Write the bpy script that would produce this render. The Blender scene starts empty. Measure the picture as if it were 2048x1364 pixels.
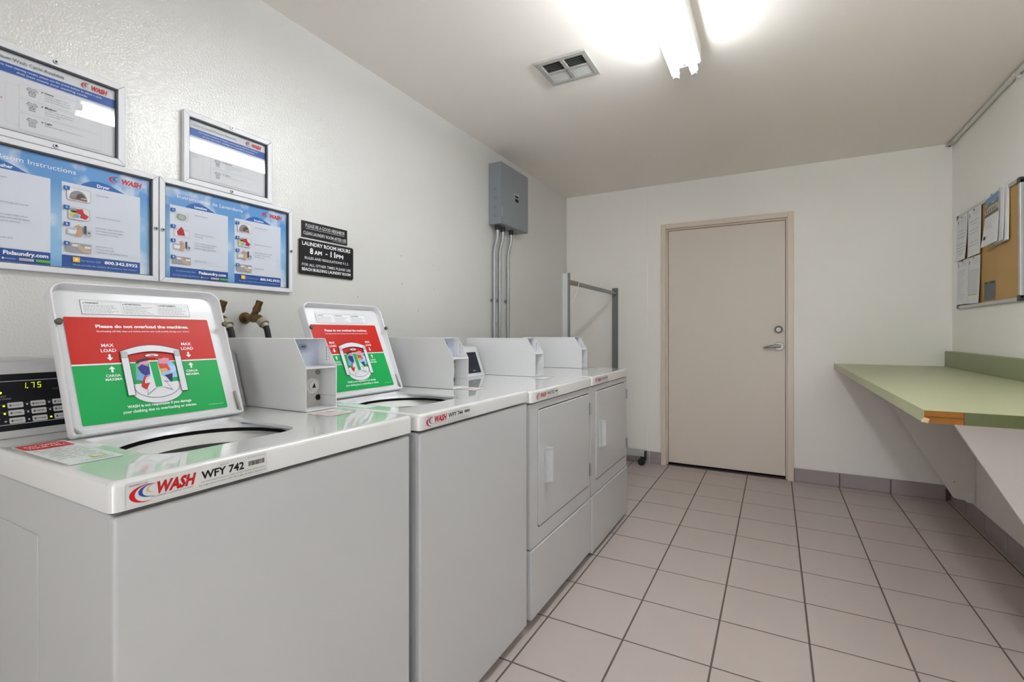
import bpy, bmesh, math, random
from mathutils import Vector, Matrix

random.seed(7)
SC = bpy.context.scene
COL = SC.collection
PI = math.pi

# ------------------------------------------------------------------ camera, world, exposure
cam_data = bpy.data.cameras.new('camera')
cam = bpy.data.objects.new('camera', cam_data)
COL.objects.link(cam)
cam_data.sensor_width = 36.0
cam_data.lens = 968.0 / 2048.0 * 36.0
cam_data.shift_y = -16.0 / 2048.0
cam_data.clip_start = 0.02
cam.location = (0.0, 0.0, 1.141)
cam.rotation_euler = (PI / 2, 0.0, math.radians(28.5))
SC.camera = cam
SC.view_settings.view_transform = 'Standard'
SC.view_settings.look = 'None'
SC.view_settings.gamma = 1.0
SC.view_settings.use_curve_mapping = False
SC.view_settings.exposure = 1.04
world = bpy.data.worlds.new('world')
SC.world = world
world.use_nodes = True
world.node_tree.nodes['Background'].inputs[0].default_value = (0.76, 0.765, 0.77, 1)
world.node_tree.nodes['Background'].inputs[1].default_value = 3.4
SC.cycles.max_bounces = 14
SC.cycles.diffuse_bounces = 10
SC.cycles.transparent_max_bounces = 12
SC.cycles.caustics_reflective = False
SC.cycles.caustics_refractive = False
TUBE_POWER = 25.0          # emission of the fluorescent tubes
TUBE_COL = (0.935, 0.98, 1.0)

# ------------------------------------------------------------------ room dimensions (metres)
XL, XR, YB, YF, ZC = -1.75, 1.06, 4.32, -1.7, 2.43
OPEN = (0.0, 1.0, 2.15)     # x0, x1, height of the unseen opening added behind the camera for daylight
TILE = 0.3048

# ------------------------------------------------------------------ materials
def lin(c):
    if isinstance(c, str):
        c = [int(c[i:i + 2], 16) for i in (0, 2, 4)]
    r = []
    for v in c[:3]:
        v = v / 255.0
        r.append(v / 12.92 if v <= 0.04045 else ((v + 0.055) / 1.055) ** 2.4)
    return (*r, 1.0)

MATS = {}
def mat(name, col, rough=0.5, metal=0.0, coat=0.0, bump=None, emit=None, var=None, spec=0.5, coat_rough=0.08):
    """col hex; bump=(scale, strength, distance); var=(scale, amount) for a slight colour mottling"""
    if name in MATS:
        return MATS[name]
    m = bpy.data.materials.new(name)
    m.use_nodes = True
    nt = m.node_tree
    p = nt.nodes['Principled BSDF']
    p.inputs['Base Color'].default_value = lin(col)
    p.inputs['Roughness'].default_value = rough
    p.inputs['Metallic'].default_value = metal
    p.inputs['Coat Weight'].default_value = coat
    p.inputs['Coat Roughness'].default_value = coat_rough
    p.inputs['Specular IOR Level'].default_value = spec
    tc = nt.nodes.new('ShaderNodeTexCoord')
    if bump:
        n = nt.nodes.new('ShaderNodeTexNoise')
        n.inputs['Scale'].default_value = bump[0]
        n.inputs['Detail'].default_value = 3.0
        b = nt.nodes.new('ShaderNodeBump')
        b.inputs['Strength'].default_value = bump[1]
        b.inputs['Distance'].default_value = bump[2]
        nt.links.new(tc.outputs['Object'], n.inputs['Vector'])
        nt.links.new(n.outputs['Fac'], b.inputs['Height'])
        nt.links.new(b.outputs['Normal'], p.inputs['Normal'])
    if var:
        n2 = nt.nodes.new('ShaderNodeTexNoise')
        n2.inputs['Scale'].default_value = var[0]
        n2.inputs['Detail'].default_value = 5.0
        mx = nt.nodes.new('ShaderNodeMix')
        mx.data_type = 'RGBA'
        c = lin(col)
        mx.inputs['A'].default_value = (*[v * (1 - var[1]) for v in c[:3]], 1)
        mx.inputs['B'].default_value = (*[min(1, v * (1 + var[1])) for v in c[:3]], 1)
        nt.links.new(tc.outputs['Object'], n2.inputs['Vector'])
        nt.links.new(n2.outputs['Fac'], mx.inputs['Factor'])
        nt.links.new(mx.outputs['Result'], p.inputs['Base Color'])
    if emit:
        p.inputs['Emission Color'].default_value = lin(emit[0])
        p.inputs['Emission Strength'].default_value = emit[1]
    MATS[name] = m
    return m

def ink(hexcol):
    return mat('print_' + hexcol, hexcol, rough=0.4, spec=0.22)

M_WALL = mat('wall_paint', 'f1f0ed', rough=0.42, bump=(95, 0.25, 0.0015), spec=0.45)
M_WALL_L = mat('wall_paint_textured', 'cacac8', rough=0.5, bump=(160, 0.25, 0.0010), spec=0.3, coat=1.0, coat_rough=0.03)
def rough_gloss(m, scale, strength, dist):
    """the semi-gloss skin of the paint follows a coarse orange-peel relief"""
    nt = m.node_tree; p = nt.nodes['Principled BSDF']
    tc = nt.nodes.new('ShaderNodeTexCoord'); n = nt.nodes.new('ShaderNodeTexNoise'); b = nt.nodes.new('ShaderNodeBump')
    n.inputs['Scale'].default_value = scale; n.inputs['Detail'].default_value = 2.0
    b.inputs['Strength'].default_value = strength; b.inputs['Distance'].default_value = dist
    nt.links.new(tc.outputs['Object'], n.inputs['Vector']); nt.links.new(n.outputs['Fac'], b.inputs['Height'])
    nt.links.new(b.outputs['Normal'], p.inputs['Coat Normal'])
rough_gloss(M_WALL_L, 160, 1.0, 0.0020)
M_WALL_L.node_tree.nodes['Principled BSDF'].inputs['Coat IOR'].default_value = 1.8
M_CEIL = mat('ceiling_paint', 'ebe6e0', rough=0.7, bump=(70, 0.3, 0.0015))
M_TILE = mat('floor_tile', 'b9aeaa', rough=0.34, var=(9, 0.035), spec=0.4, bump=(60, 0.08, 0.0006))
M_BASE = mat('base_tile', 'a1979a', rough=0.4, var=(14, 0.05))
M_GROUT = mat('grout', '645853', rough=0.9, var=(30, 0.2))
M_ENAMEL = mat('white_enamel', 'bcbec0', rough=0.34, coat=0.5, coat_rough=0.09)
M_DECK = mat('glossy_white_enamel', 'd9dbdb', rough=0.22, coat=1.0, coat_rough=0.03)
M_LID = mat('lid_enamel', 'cdcfd3', rough=0.36, coat=0.1)
M_BOXW = mat('coin_box_paint', 'd3d4d6', rough=0.4)
M_BOXG = mat('coin_box_grey_paint', 'c4c3c0', rough=0.5)
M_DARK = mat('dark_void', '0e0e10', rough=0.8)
M_BLACKPL = mat('black_plastic', '1b1b1d', rough=0.45)
M_RUBBER = mat('black_rubber', '161617', rough=0.6)
M_PLASTIC = mat('white_plastic', 'dededc', rough=0.4)
M_STEEL = mat('brushed_steel', 'a9abad', rough=0.3, metal=1.0)
M_CHROME = mat('satin_chrome', 'a9a8a3', rough=0.45, metal=1.0)
M_ALU = mat('aluminium', 'c2c3c5', rough=0.35, metal=0.85)
M_GALV = mat('galvanised_steel', 'a7abae', rough=0.38, metal=0.7, var=(40, 0.12))
M_BRASS = mat('aged_brass', '7a6440', rough=0.42, metal=0.8, var=(60, 0.3))
M_FRAME = mat('frame_white', 'd7d9df', rough=0.4)
M_GASKET = mat('frame_gasket', '3a3d42', rough=0.6)
M_DOOR = mat('door_paint', 'dcd3ca', rough=0.42, spec=0.4, bump=(30, 0.05, 0.001))
M_JAMB = mat('jamb_paint', 'dccfc3', rough=0.35, spec=0.45)
M_GREYBOX = mat('grey_box_paint', '7d8288', rough=0.42)
M_GREYDK = mat('grey_rack_paint', '6f7070', rough=0.5)
M_GREYLT = mat('grey_rack_pale', 'adb0ae', rough=0.5)
M_LAMIN = mat('green_laminate', 'a9ad88', rough=0.36, spec=0.45)
M_LAMIND = mat('green_edge_laminate', '4e5622', rough=0.42)
M_CHIP = mat('bare_particle_board', '98611f', rough=0.8, var=(50, 0.2))
M_CHIPL = mat('bare_wood_light', 'd9b896', rough=0.8)
M_BRACKET = mat('bracket_paint', 'dedcd9', rough=0.5)
M_CORK = mat('cork', 'b8945f', rough=0.9, var=(120, 0.12), bump=(200, 0.3, 0.001))
M_PAPER = mat('paper', 'e2e3e6', rough=0.7)
M_TUBE = bpy.data.materials.new('fluorescent_tube')
M_TUBE.use_nodes = True
_p = M_TUBE.node_tree.nodes['Principled BSDF']
_p.inputs['Base Color'].default_value = (0.8, 0.8, 0.8, 1)
_p.inputs['Emission Color'].default_value = (*TUBE_COL, 1)
_p.inputs['Emission Strength'].default_value = TUBE_POWER
M_FIXT = mat('fixture_enamel', 'e6e6e4', rough=0.4)

def pane_material():
    m = bpy.data.materials.new('clear_pane')
    m.use_nodes = True
    nt = m.node_tree
    nt.nodes.remove(nt.nodes['Principled BSDF'])
    out = nt.nodes['Material Output']
    mix = nt.nodes.new('ShaderNodeMixShader')
    tr = nt.nodes.new('ShaderNodeBsdfTransparent')
    gl = nt.nodes.new('ShaderNodeBsdfGlossy')
    gl.inputs['Roughness'].default_value = 0.0
    lw = nt.nodes.new('ShaderNodeLayerWeight')
    lw.inputs['Blend'].default_value = 0.5
    pw = nt.nodes.new('ShaderNodeMath'); pw.operation = 'POWER'; pw.inputs[1].default_value = 4.2
    ma = nt.nodes.new('ShaderNodeMath'); ma.operation = 'MULTIPLY_ADD'; ma.inputs[1].default_value = 0.85; ma.inputs[2].default_value = 0.022
    nt.links.new(lw.outputs['Facing'], pw.inputs[0])
    nt.links.new(pw.outputs[0], ma.inputs[0])
    nt.links.new(ma.outputs[0], mix.inputs[0])
    nt.links.new(tr.outputs[0], mix.inputs[1])
    nt.links.new(gl.outputs[0], mix.inputs[2])
    nt.links.new(mix.outputs[0], out.inputs['Surface'])
    return m
M_PANE = pane_material()

def sky_print_material():
    m = bpy.data.materials.new('printed_sky')
    m.use_nodes = True
    nt = m.node_tree
    p = nt.nodes['Principled BSDF']
    p.inputs['Roughness'].default_value = 0.4
    tc = nt.nodes.new('ShaderNodeTexCoord')
    sep = nt.nodes.new('ShaderNodeSeparateXYZ')
    nt.links.new(tc.outputs['Object'], sep.inputs[0])
    n = nt.nodes.new('ShaderNodeTexNoise')
    n.inputs['Scale'].default_value = 11
    n.inputs['Detail'].default_value = 6
    nt.links.new(tc.outputs['Object'], n.inputs['Vector'])
    ramp = nt.nodes.new('ShaderNodeValToRGB')
    ramp.color_ramp.elements[0].position = 0.0
    ramp.color_ramp.elements[0].color = lin('3f86c4')
    ramp.color_ramp.elements[1].position = 0.30
    ramp.color_ramp.elements[1].color = lin('4a8fcb')
    for pos, c in ((0.17, '8fb8dd'), (0.62, 'a9cbe8')):
        e = ramp.color_ramp.elements.new(pos)
        e.color = lin(c)
    # height 0..0.30 -> 0..1 : blue water at foot, pale horizon, deeper blue top
    mm = nt.nodes.new('ShaderNodeMath'); mm.operation = 'MULTIPLY'; mm.inputs[1].default_value = 1 / 0.30
    nt.links.new(sep.outputs['Z'], mm.inputs[0])
    e = ramp.color_ramp.elements
    e[1].position = 0.17; e[2].position = 0.55; e[3].position = 0.85
    e[1].color = lin('7fb0dc'); e[2].color = lin('86b4dd'); e[3].color = lin('4a8ccb')
    nt.links.new(mm.outputs[0], ramp.inputs[0])
    cr = nt.nodes.new('ShaderNodeValToRGB')
    cr.color_ramp.elements[0].position = 0.5
    cr.color_ramp.elements[1].position = 0.68
    nt.links.new(n.outputs['Fac'], cr.inputs[0])
    mx = nt.nodes.new('ShaderNodeMix'); mx.data_type = 'RGBA'
    mx.inputs['B'].default_value = lin('d6dfea')
    nt.links.new(cr.outputs['Color'], mx.inputs['Factor'])
    nt.links.new(ramp.outputs[0], mx.inputs['A'])
    nt.links.new(mx.outputs['Result'], p.inputs['Base Color'])
    return m
M_SKYP = sky_print_material()

# ------------------------------------------------------------------ mesh builder
class MB:
    def __init__(s):
        s.v, s.f, s.mi = [], [], []
    def add(s, vs, fs, mi=0):
        o = len(s.v)
        s.v += [tuple(p) for p in vs]
        for k in fs:
            s.f.append([o + i for i in k]); s.mi.append(mi)
        return s
    def box(s, x0, x1, y0, y1, z0, z1, mi=0):
        v = [(x, y, z) for z in (z0, z1) for y in (y0, y1) for x in (x0, x1)]
        f = [(0, 2, 3, 1), (4, 5, 7, 6), (0, 1, 5, 4), (2, 6, 7, 3), (0, 4, 6, 2), (1, 3, 7, 5)]
        return s.add(v, f, mi)
    def prism(s, pts, axis, a, b, mi=0):
        """pts 2D outline; axis 0: (y,z) extruded in x, 1: (x,z) in y, 2: (x,y) in z"""
        def P(p, t):
            return (t, p[0], p[1]) if axis == 0 else (p[0], t, p[1]) if axis == 1 else (p[0], p[1], t)
        n = len(pts)
        v = [P(p, a) for p in pts] + [P(p, b) for p in pts]
        f = [tuple(range(n)), tuple(range(2 * n - 1, n - 1, -1))]
        f += [(i, i + n, (i + 1) % n + n, (i + 1) % n) for i in range(n)]
        return s.add(v, f, mi)
    def cyl(s, p0, p1, r, n=16, mi=0, r2=None, caps=True):
        p0, p1 = Vector(p0), Vector(p1)
        r2 = r if r2 is None else r2
        d = (p1 - p0).normalized()
        a = d.orthogonal().normalized(); b = d.cross(a)
        v = []
        for p, rr in ((p0, r), (p1, r2)):
            v += [p + (a * math.cos(2 * PI * i / n) + b * math.sin(2 * PI * i / n)) * rr for i in range(n)]
        f = [(i, (i + 1) % n, (i + 1) % n + n, i + n) for i in range(n)]
        if caps:
            f += [tuple(range(n - 1, -1, -1)), tuple(range(n, 2 * n))]
        return s.add(v, f, mi)
    def tube(s, path, r, n=10, mi=0):
        path = [Vector(p) for p in path]
        v, f = [], []
        d0 = (path[1] - path[0]).normalized()
        a = d0.orthogonal().normalized()
        for k, p in enumerate(path):
            d = (path[min(k + 1, len(path) - 1)] - path[max(k - 1, 0)]).normalized()
            a = (a - d * a.dot(d)).normalized(); b = d.cross(a)
            rr = r[k] if isinstance(r, (list, tuple)) else r
            v += [p + (a * math.cos(2 * PI * i / n) + b * math.sin(2 * PI * i / n)) * rr for i in range(n)]
            if k:
                o = (k - 1) * n
                f += [(o + i, o + (i + 1) % n, o + (i + 1) % n + n, o + i + n) for i in range(n)]
        f += [tuple(range(n - 1, -1, -1)), tuple(range(len(v) - n, len(v)))]
        return s.add(v, f, mi)
    def build(s, name, mats, parent=None, bevel=None, seg=2, sharp=40, loc=None):
        me = bpy.data.meshes.new(name)
        me.from_pydata(s.v, [], s.f)
        if not isinstance(mats, (list, tuple)):
            mats = [mats]
        for m in mats:
            me.materials.append(m)
        me.polygons.foreach_set('material_index', s.mi)
        bm = bmesh.new(); bm.from_mesh(me)
        bmesh.ops.recalc_face_normals(bm, faces=bm.faces)
        bm.to_mesh(me); bm.free()
        me.shade_smooth()
        me.set_sharp_from_angle(angle=math.radians(sharp))
        o = bpy.data.objects.new(name, me)
        COL.objects.link(o)
        if parent:
            o.parent = parent
        if loc:
            o.location = loc
        if bevel:
            b = o.modifiers.new('bevel', 'BEVEL')
            b.width = bevel; b.segments = seg; b.limit_method = 'ANGLE'
            b.angle_limit = math.radians(40); b.harden_normals = True
        return o

def tag(o, label=None, cat=None, group=None, kind=None):
    if label: o['label'] = label
    if cat: o['category'] = cat
    if group: o['group'] = group
    if kind: o['kind'] = kind
    return o

def thing(name, label, cat, loc=(0, 0, 0), rz=0, group=None):
    o = bpy.data.objects.new(name, None)
    o.empty_display_size = 0.1
    COL.objects.link(o)
    o.location = loc; o.rotation_euler = (0, 0, rz)
    return tag(o, label, cat, group)

# ------------------------------------------------------------------ flat print: lettering and shapes laid on a surface
_font_cache = {}
def glyphs(s, bold=0.0):
    key = (s, bold)
    if key not in _font_cache:
        cu = bpy.data.curves.new('t', 'FONT')
        cu.body = s; cu.size = 1.0; cu.offset = bold; cu.resolution_u = 2
        ob = bpy.data.objects.new('t', cu)
        me = bpy.data.meshes.new_from_object(ob)
        vs = [(v.co.x, v.co.y) for v in me.vertices]
        fs = [tuple(p.vertices) for p in me.polygons]
        bpy.data.objects.remove(ob); bpy.data.curves.remove(cu); bpy.data.meshes.remove(me)
        _font_cache[key] = (vs, fs)
    return _font_cache[key]
CAP = max(v[1] for v in glyphs('H')[0])

class Print:
    """2D layers (u right, v up) mapped to a plane by origin + u*U + v*V + n*N"""
    def __init__(s, org=(0, 0, 0), U=(0, 1, 0), V=(0, 0, 1), N=(1, 0, 0), step=0.00018):
        s.o, s.U, s.V, s.N = Vector(org), Vector(U), Vector(V), Vector(N)
        s.mb = MB(); s.mats = []; s.h = 0.0; s.step = step
    def lay(s):
        s.h += s.step; return s
    def _mi(s, m):
        if isinstance(m, str): m = ink(m)
        if m not in s.mats: s.mats.append(m)
        return s.mats.index(m)
    def add(s, pts, fs, m):
        s.mb.add([s.o + s.U * p[0] + s.V * p[1] + s.N * s.h for p in pts], fs, s._mi(m))
    def poly(s, pts, m): s.add(pts, [tuple(range(len(pts)))], m); return s
    def rect(s, u0, u1, v0, v1, m): return s.poly([(u0, v0), (u1, v0), (u1, v1), (u0, v1)], m)
    def rrect(s, u0, u1, v0, v1, r, m): return s.poly(rounded(u0, u1, v0, v1, r), m)
    def ell(s, u, v, a, b, m, n=28, rot=0):
        c, q = math.cos(rot), math.sin(rot)
        return s.poly([(u + a * math.cos(t) * c - b * math.sin(t) * q, v + a * math.cos(t) * q + b * math.sin(t) * c)
                       for t in [2 * PI * i / n for i in range(n)]], m)
    def line(s, pts, w, m):
        for (x0, y0), (x1, y1) in zip(pts, pts[1:]):
            L = math.hypot(x1 - x0, y1 - y0) or 1e-9
            nx, ny = -(y1 - y0) / L * w / 2, (x1 - x0) / L * w / 2
            s.poly([(x0 + nx, y0 + ny), (x0 - nx, y0 - ny), (x1 - nx, y1 - ny), (x1 + nx, y1 + ny)], m)
        return s
    def text(s, t, u, v, h, m, w=None, align='l', bold=0.012, shear=0.0):
        """v = baseline; h = cap height; w = fitted width"""
        vs, fs = glyphs(t, bold)
        if not vs: return s
        x0, x1 = min(p[0] for p in vs), max(p[0] for p in vs)
        sy = h / CAP
        sx = w / (x1 - x0) if w else sy
        W = (x1 - x0) * sx
        off = {'l': 0, 'c': -W / 2, 'r': -W}[align]
        s.add([(u + off + (p[0] - x0) * sx + p[1] * sy * shear, v + p[1] * sy) for p in vs], fs, m)
        return s
    def greek(s, u0, u1, v, h, m, rng=None, dens=0.75):
        """a line of type too small to read: short word strokes"""
        rng = rng or random
        u = u0
        while u < u1 - h:
            L = h * rng.uniform(1.5, 4.5)
            L = min(L, u1 - u)
            s.rect(u, u + L, v, v + h * 0.5, m)
            u += L + h * 0.9
        return s
    def build(s, name, parent=None, loc=None):
        me = bpy.data.meshes.new(name)
        me.from_pydata(s.mb.v, [], s.mb.f)
        for m in s.mats: me.materials.append(m)
        me.polygons.foreach_set('material_index', s.mb.mi)
        o = bpy.data.objects.new(name, me)
        COL.objects.link(o)
        if parent: o.parent = parent
        if loc: o.location = loc
        return o

def rounded(u0, u1, v0, v1, r, n=5):
    rs = r if isinstance(r, (list, tuple)) else [r] * 4     # bl, br, tr, tl
    pts = []
    for (cx, cy, a0), rr in zip(((u0, v0, PI), (u1, v0, 1.5 * PI), (u1, v1, 0), (u0, v1, 0.5 * PI)), rs):
        ox = cx + rr * (1 if cx == u0 else -1); oy = cy + rr * (1 if cy == v0 else -1)
        for i in range(n + 1):
            a = a0 + i / n * PI / 2
            pts.append((ox + rr * math.cos(a), oy + rr * math.sin(a)))
    return pts

def swoosh(P, u, v, w, h, cols=('c41e24', '2a4f9e', 'c9b487')):
    """the three nested crescents of the logo, opening right"""
    def crescent(cu, cv, a, b, t, m):
        out, inn = [], []
        for i in range(17):
            th = PI * (0.36 + 1.26 * i / 16)
            k = math.sin(PI * i / 16) ** 0.8
            out.append((cu + a * math.cos(th) * 1.0, cv + b * math.sin(th)))
            inn.append((cu + (a - t * k) * math.cos(th), cv + (b - t * k * 0.35) * math.sin(th)))
        P.poly(out + inn[::-1], m)
    crescent(u + w * 0.62, v + h * 0.5, w * 0.62, h * 0.5, w * 0.20, cols[0])
    crescent(u + w * 0.78, v + h * 0.60, w * 0.46, h * 0.36, w * 0.15, cols[1])
    crescent(u + w * 0.90, v + h * 0.68, w * 0.30, h * 0.24, w * 0.10, cols[2])

def wash_logo(P, u, v, w, h, red='c0202a'):
    swoosh(P, u, v - h * 0.1, w * 0.36, h * 1.25)
    P.text('WASH', u + w * 0.34, v + h * 0.08, h * 0.86, red, w=w * 0.62, bold=0.05, shear=0.22)

# ================================================================== SETTING
tag(MB().box(XL - .15, XR + .15, YF - .15, YB + .15, -0.12, -0.0012).build('floor', M_GROUT), kind='structure')
floor = bpy.data.objects['floor']
tx0, ty0 = -0.802, 1.780
g = 0.0035
tile_meshes = {}
def tile_obj(x0, x1, y0, y1):
    w, d = round(x1 - x0, 4), round(y1 - y0, 4)
    if (w, d) not in tile_meshes:
        mb = MB()
        e = 0.0010
        mb.add([(0, 0, -.006), (w, 0, -.006), (w, d, -.006), (0, d, -.006),
                (0, 0, -.0006), (w, 0, -.0006), (w, d, -.0006), (0, d, -.0006),
                (e, e, 0), (w - e, e, 0), (w - e, d - e, 0), (e, d - e, 0)],
               [(0, 1, 5, 4), (1, 2, 6, 5), (2, 3, 7, 6), (3, 0, 4, 7), (4, 5, 9, 8), (5, 6, 10, 9), (6, 7, 11, 10), (7, 4, 8, 11), (8, 9, 10, 11)])
        o = mb.build('tile', M_TILE, floor, sharp=20)
        tile_meshes[(w, d)] = o.data
    else:
        o = bpy.data.objects.new('tile', tile_meshes[(w, d)])
        COL.objects.link(o); o.parent = floor
    o.location = (x0, y0, 0)
    return o
xs = [tx0 + TILE * i for i in range(-4, 8)]
ys = [ty0 + TILE * j for j in range(-12, 10)]
for a in xs:
    for b in ys:
        x0, x1 = max(a + g, XL), min(a + TILE - g, XR)
        y0, y1 = max(b + g, YF), min(b + TILE - g, YB)
        if x1 - x0 > 0.02 and y1 - y0 > 0.02:
            tile_obj(x0, x1, y0, y1)

tag(MB().box(XL - .15, XR + .15, YF - .15, YB + .15, ZC, ZC + .12).build('ceiling', M_CEIL), kind='structure')
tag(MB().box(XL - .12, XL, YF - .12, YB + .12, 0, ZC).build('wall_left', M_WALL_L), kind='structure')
tag(MB().box(XR, XR + .12, YF - .12, YB + .12, 0, ZC).build('wall_right', M_WALL), kind='structure')
# unseen opening added and sized to bring daylight in from behind the camera
tag(MB().box(XL, OPEN[0], YF - .12, YF, 0, ZC).box(OPEN[1], XR, YF - .12, YF, 0, ZC).box(OPEN[0], OPEN[1], YF - .12, YF, OPEN[2], ZC).build('wall_front', M_WALL), kind='structure')
for hy_, hz_ in ((1.985, 1.552), (1.990, 1.404), (2.262, 1.534), (2.268, 1.396), (2.125, 1.265), (1.682, 1.313)):
    q = MB(); q.cyl((XL - .001, hy_, hz_), (XL + .0006, hy_, hz_), .0022, 8); q.build('nail_hole', M_DARK, bpy.data.objects['wall_left'])
# back wall with the door opening
DX0, DX1, DZ = -0.845, 0.105, 2.05
wb = MB()
wb.box(XL, DX0, YB, YB + .14, 0, ZC).box(DX1, XR, YB, YB + .14, 0, ZC).box(DX0, DX1, YB, YB + .14, DZ, ZC)
wb = tag(wb.build('wall_back', M_WALL), kind='structure')
MB().box(XL, -0.985, YB - 0.0035, YB, 0.104, ZC).build('wall_panel', M_WALL, wb, bevel=0.0015)
MB().box(-1.5, 0.5, YB + .141, YB + .16, 0, ZC).build('backing', M_DARK, wb)

# door
d1 = thing('door_1', 'beige painted flush door with steel lever in the back wall', 'door', (-0.37, YB, 0))
d1['kind'] = 'structure'
for k in ('category',):
    del d1[k]
ox = -0.37
fr = MB()
T = 0.052   # face width of the steel jamb
fr.box(DX0 - T + .03 - ox, DX0 + .018 - ox, -0.022, 0.12, 0, DZ + .028)
fr.box(DX1 - .018 - ox, DX1 + T - .03 - ox, -0.022, 0.12, 0, DZ + .028)
fr.box(DX0 + .018 - ox, DX1 - .018 - ox, -0.022, 0.12, DZ - .012, DZ + .028)
fr.build('door_frame', M_JAMB, d1, bevel=0.002)
st = MB()
st.box(DX0 + .018 - ox, DX0 + .030 - ox, 0.014, 0.12, 0.0, DZ - .012)
st.box(DX1 - .030 - ox, DX1 - .018 - ox, 0.014, 0.12, 0.0, DZ - .012)
st.box(DX0 + .030 - ox, DX1 - .030 - ox, 0.014, 0.12, DZ - .024, DZ - .012)
st.build('door_stop', M_JAMB, d1, bevel=0.0015)
slab = MB().box(DX0 + .033 - ox, DX1 - .033 - ox, 0.024, 0.066, 0.022, DZ - .027).build('door_leaf', M_DOOR, d1, bevel=0.002)
MB().box(DX0 + .02 - ox, DX1 - .02 - ox, 0.03, 0.10, 0.0005, 0.008).build('threshold', M_BLACKPL, d1)
hx = 0.030 - ox
h = MB()
h.cyl((hx, 0.024, 1.037), (hx, 0.010, 1.037), 0.034, 32, r2=0.031)
h.cyl((hx, 0.012, 1.037), (hx, -0.020, 1.037), 0.013, 16)
h.tube([(hx + .012, -0.022, 1.039), (hx - .02, -0.024, 1.039), (hx - .06, -0.022, 1.034), (hx - .095, -0.016, 1.028), (hx - .105, -0.008, 1.026)],
       [.0105, .012, .0105, .0085, .005], 12)
h.build('lever_handle', M_CHROME, slab, sharp=50)
h = MB()
h.cyl((hx - .004, 0.024, 1.168), (hx - .004, 0.008, 1.168), 0.030, 32, 1, r2=0.028)
h.cyl((hx - .004, 0.008, 1.168), (hx - .004, 0.002, 1.168), 0.021, 28, 0, r2=0.017)
h.box(hx - .0055, hx - .0025, 0.0005, 0.003, 1.160, 1.174, 2)
h.build('deadbolt', [M_CHROME, mat('dark_bronze', '55514b', rough=.35, metal=.8), M_DARK], slab, sharp=50)

# baseboards: cove tiles as pieces
def baseboard(name, pieces):
    root = bpy.data.objects.new(name, None); COL.objects.link(root); tag(root, kind='structure')
    for (x0, x1, y0, y1) in pieces:
        MB().box(x0, x1, y0, y1, 0.0005, 0.102).build('tile', M_BASE, root, bevel=0.0025)
    return root
TH = 0.011
ps = []
edges = [DX1 + .024, 0.4224, 0.7252, 1.028]
for a, b in zip(edges, edges[1:]):
    ps.append((a + .0028, b - .0028, YB - TH, YB + .001))
baseboard('baseboard_back', ps + [(-1.20, -0.972, YB - TH, YB + .001), (-0.966, DX0 - .026, YB - TH, YB + .001), (-1.5, -1.206, YB - TH, YB + .001), (XL + .012, -1.506, YB - TH, YB + .001)])
ps = []
y = YB - TH - 0.002
while y > YF + .05:
    y2 = max(y - 0.302, YF)
    ps.append((XR - TH, XR + .001, y2 + .003, y - .003)); y = y2
baseboard('baseboard_right', ps)
ps = []
y = YB - TH - 0.002
while y > YF + .05:
    y2 = max(y - 0.302, YF)
    ps.append((XL - .001, XL + TH, y2 + .003, y - .003)); y = y2
baseboard('baseboard_left', ps)
# grout bed behind the base tiles (part of the walls)
MB().box(DX1 + .025, XR - .0005, YB - .006, YB - .0005, 0, 0.098).build('grout', M_GROUT, wb)
MB().box(XR - .006, XR - .0005, YF + .01, YB - .007, 0, 0.098).build('grout', M_GROUT, bpy.data.objects['wall_right'])

# ================================================================== CEILING LAMP
def batten_light(label, y):
    lamp = thing('ceiling_light', label, 'ceiling light', (-0.356, y, ZC), group='fluorescent battens on the ceiling')
    hb = MB()
    hb.prism([(-.067, 0), (.067, 0), (.067, -.078), (.060, -.084), (-.060, -.084), (-.067, -.078)], 1, -.600, .600)
    hb.build('housing', M_FIXT, lamp, bevel=0.002)
    for sx in (-.0395, .0395):
        MB().cyl((sx, -.582, -.113), (sx, .582, -.113), 0.0165, 20, caps=True).build('tube', M_TUBE, lamp)
        for sy in (-1, 1):
            MB().cyl((sx, sy * .582, -.113), (sx, sy * .592, -.113), 0.0168, 20).box(sx - .013, sx + .013, min(sy * .592, sy * .607), max(sy * .592, sy * .607), -.130, -.070).build('lamp_holder', M_PLASTIC, lamp, bevel=0.002)
    sc = MB(); sc.cyl((0, .58, -.084), (0, .58, -.0865), .006, 12); sc.build('screw', M_STEEL, lamp)
batten_light('white ceiling batten light with two bare fluorescent tubes, lit, near the vent', 1.700)
#batten_light('lit twin tube ceiling batten behind the camera, by the entrance', -0.75)

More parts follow.
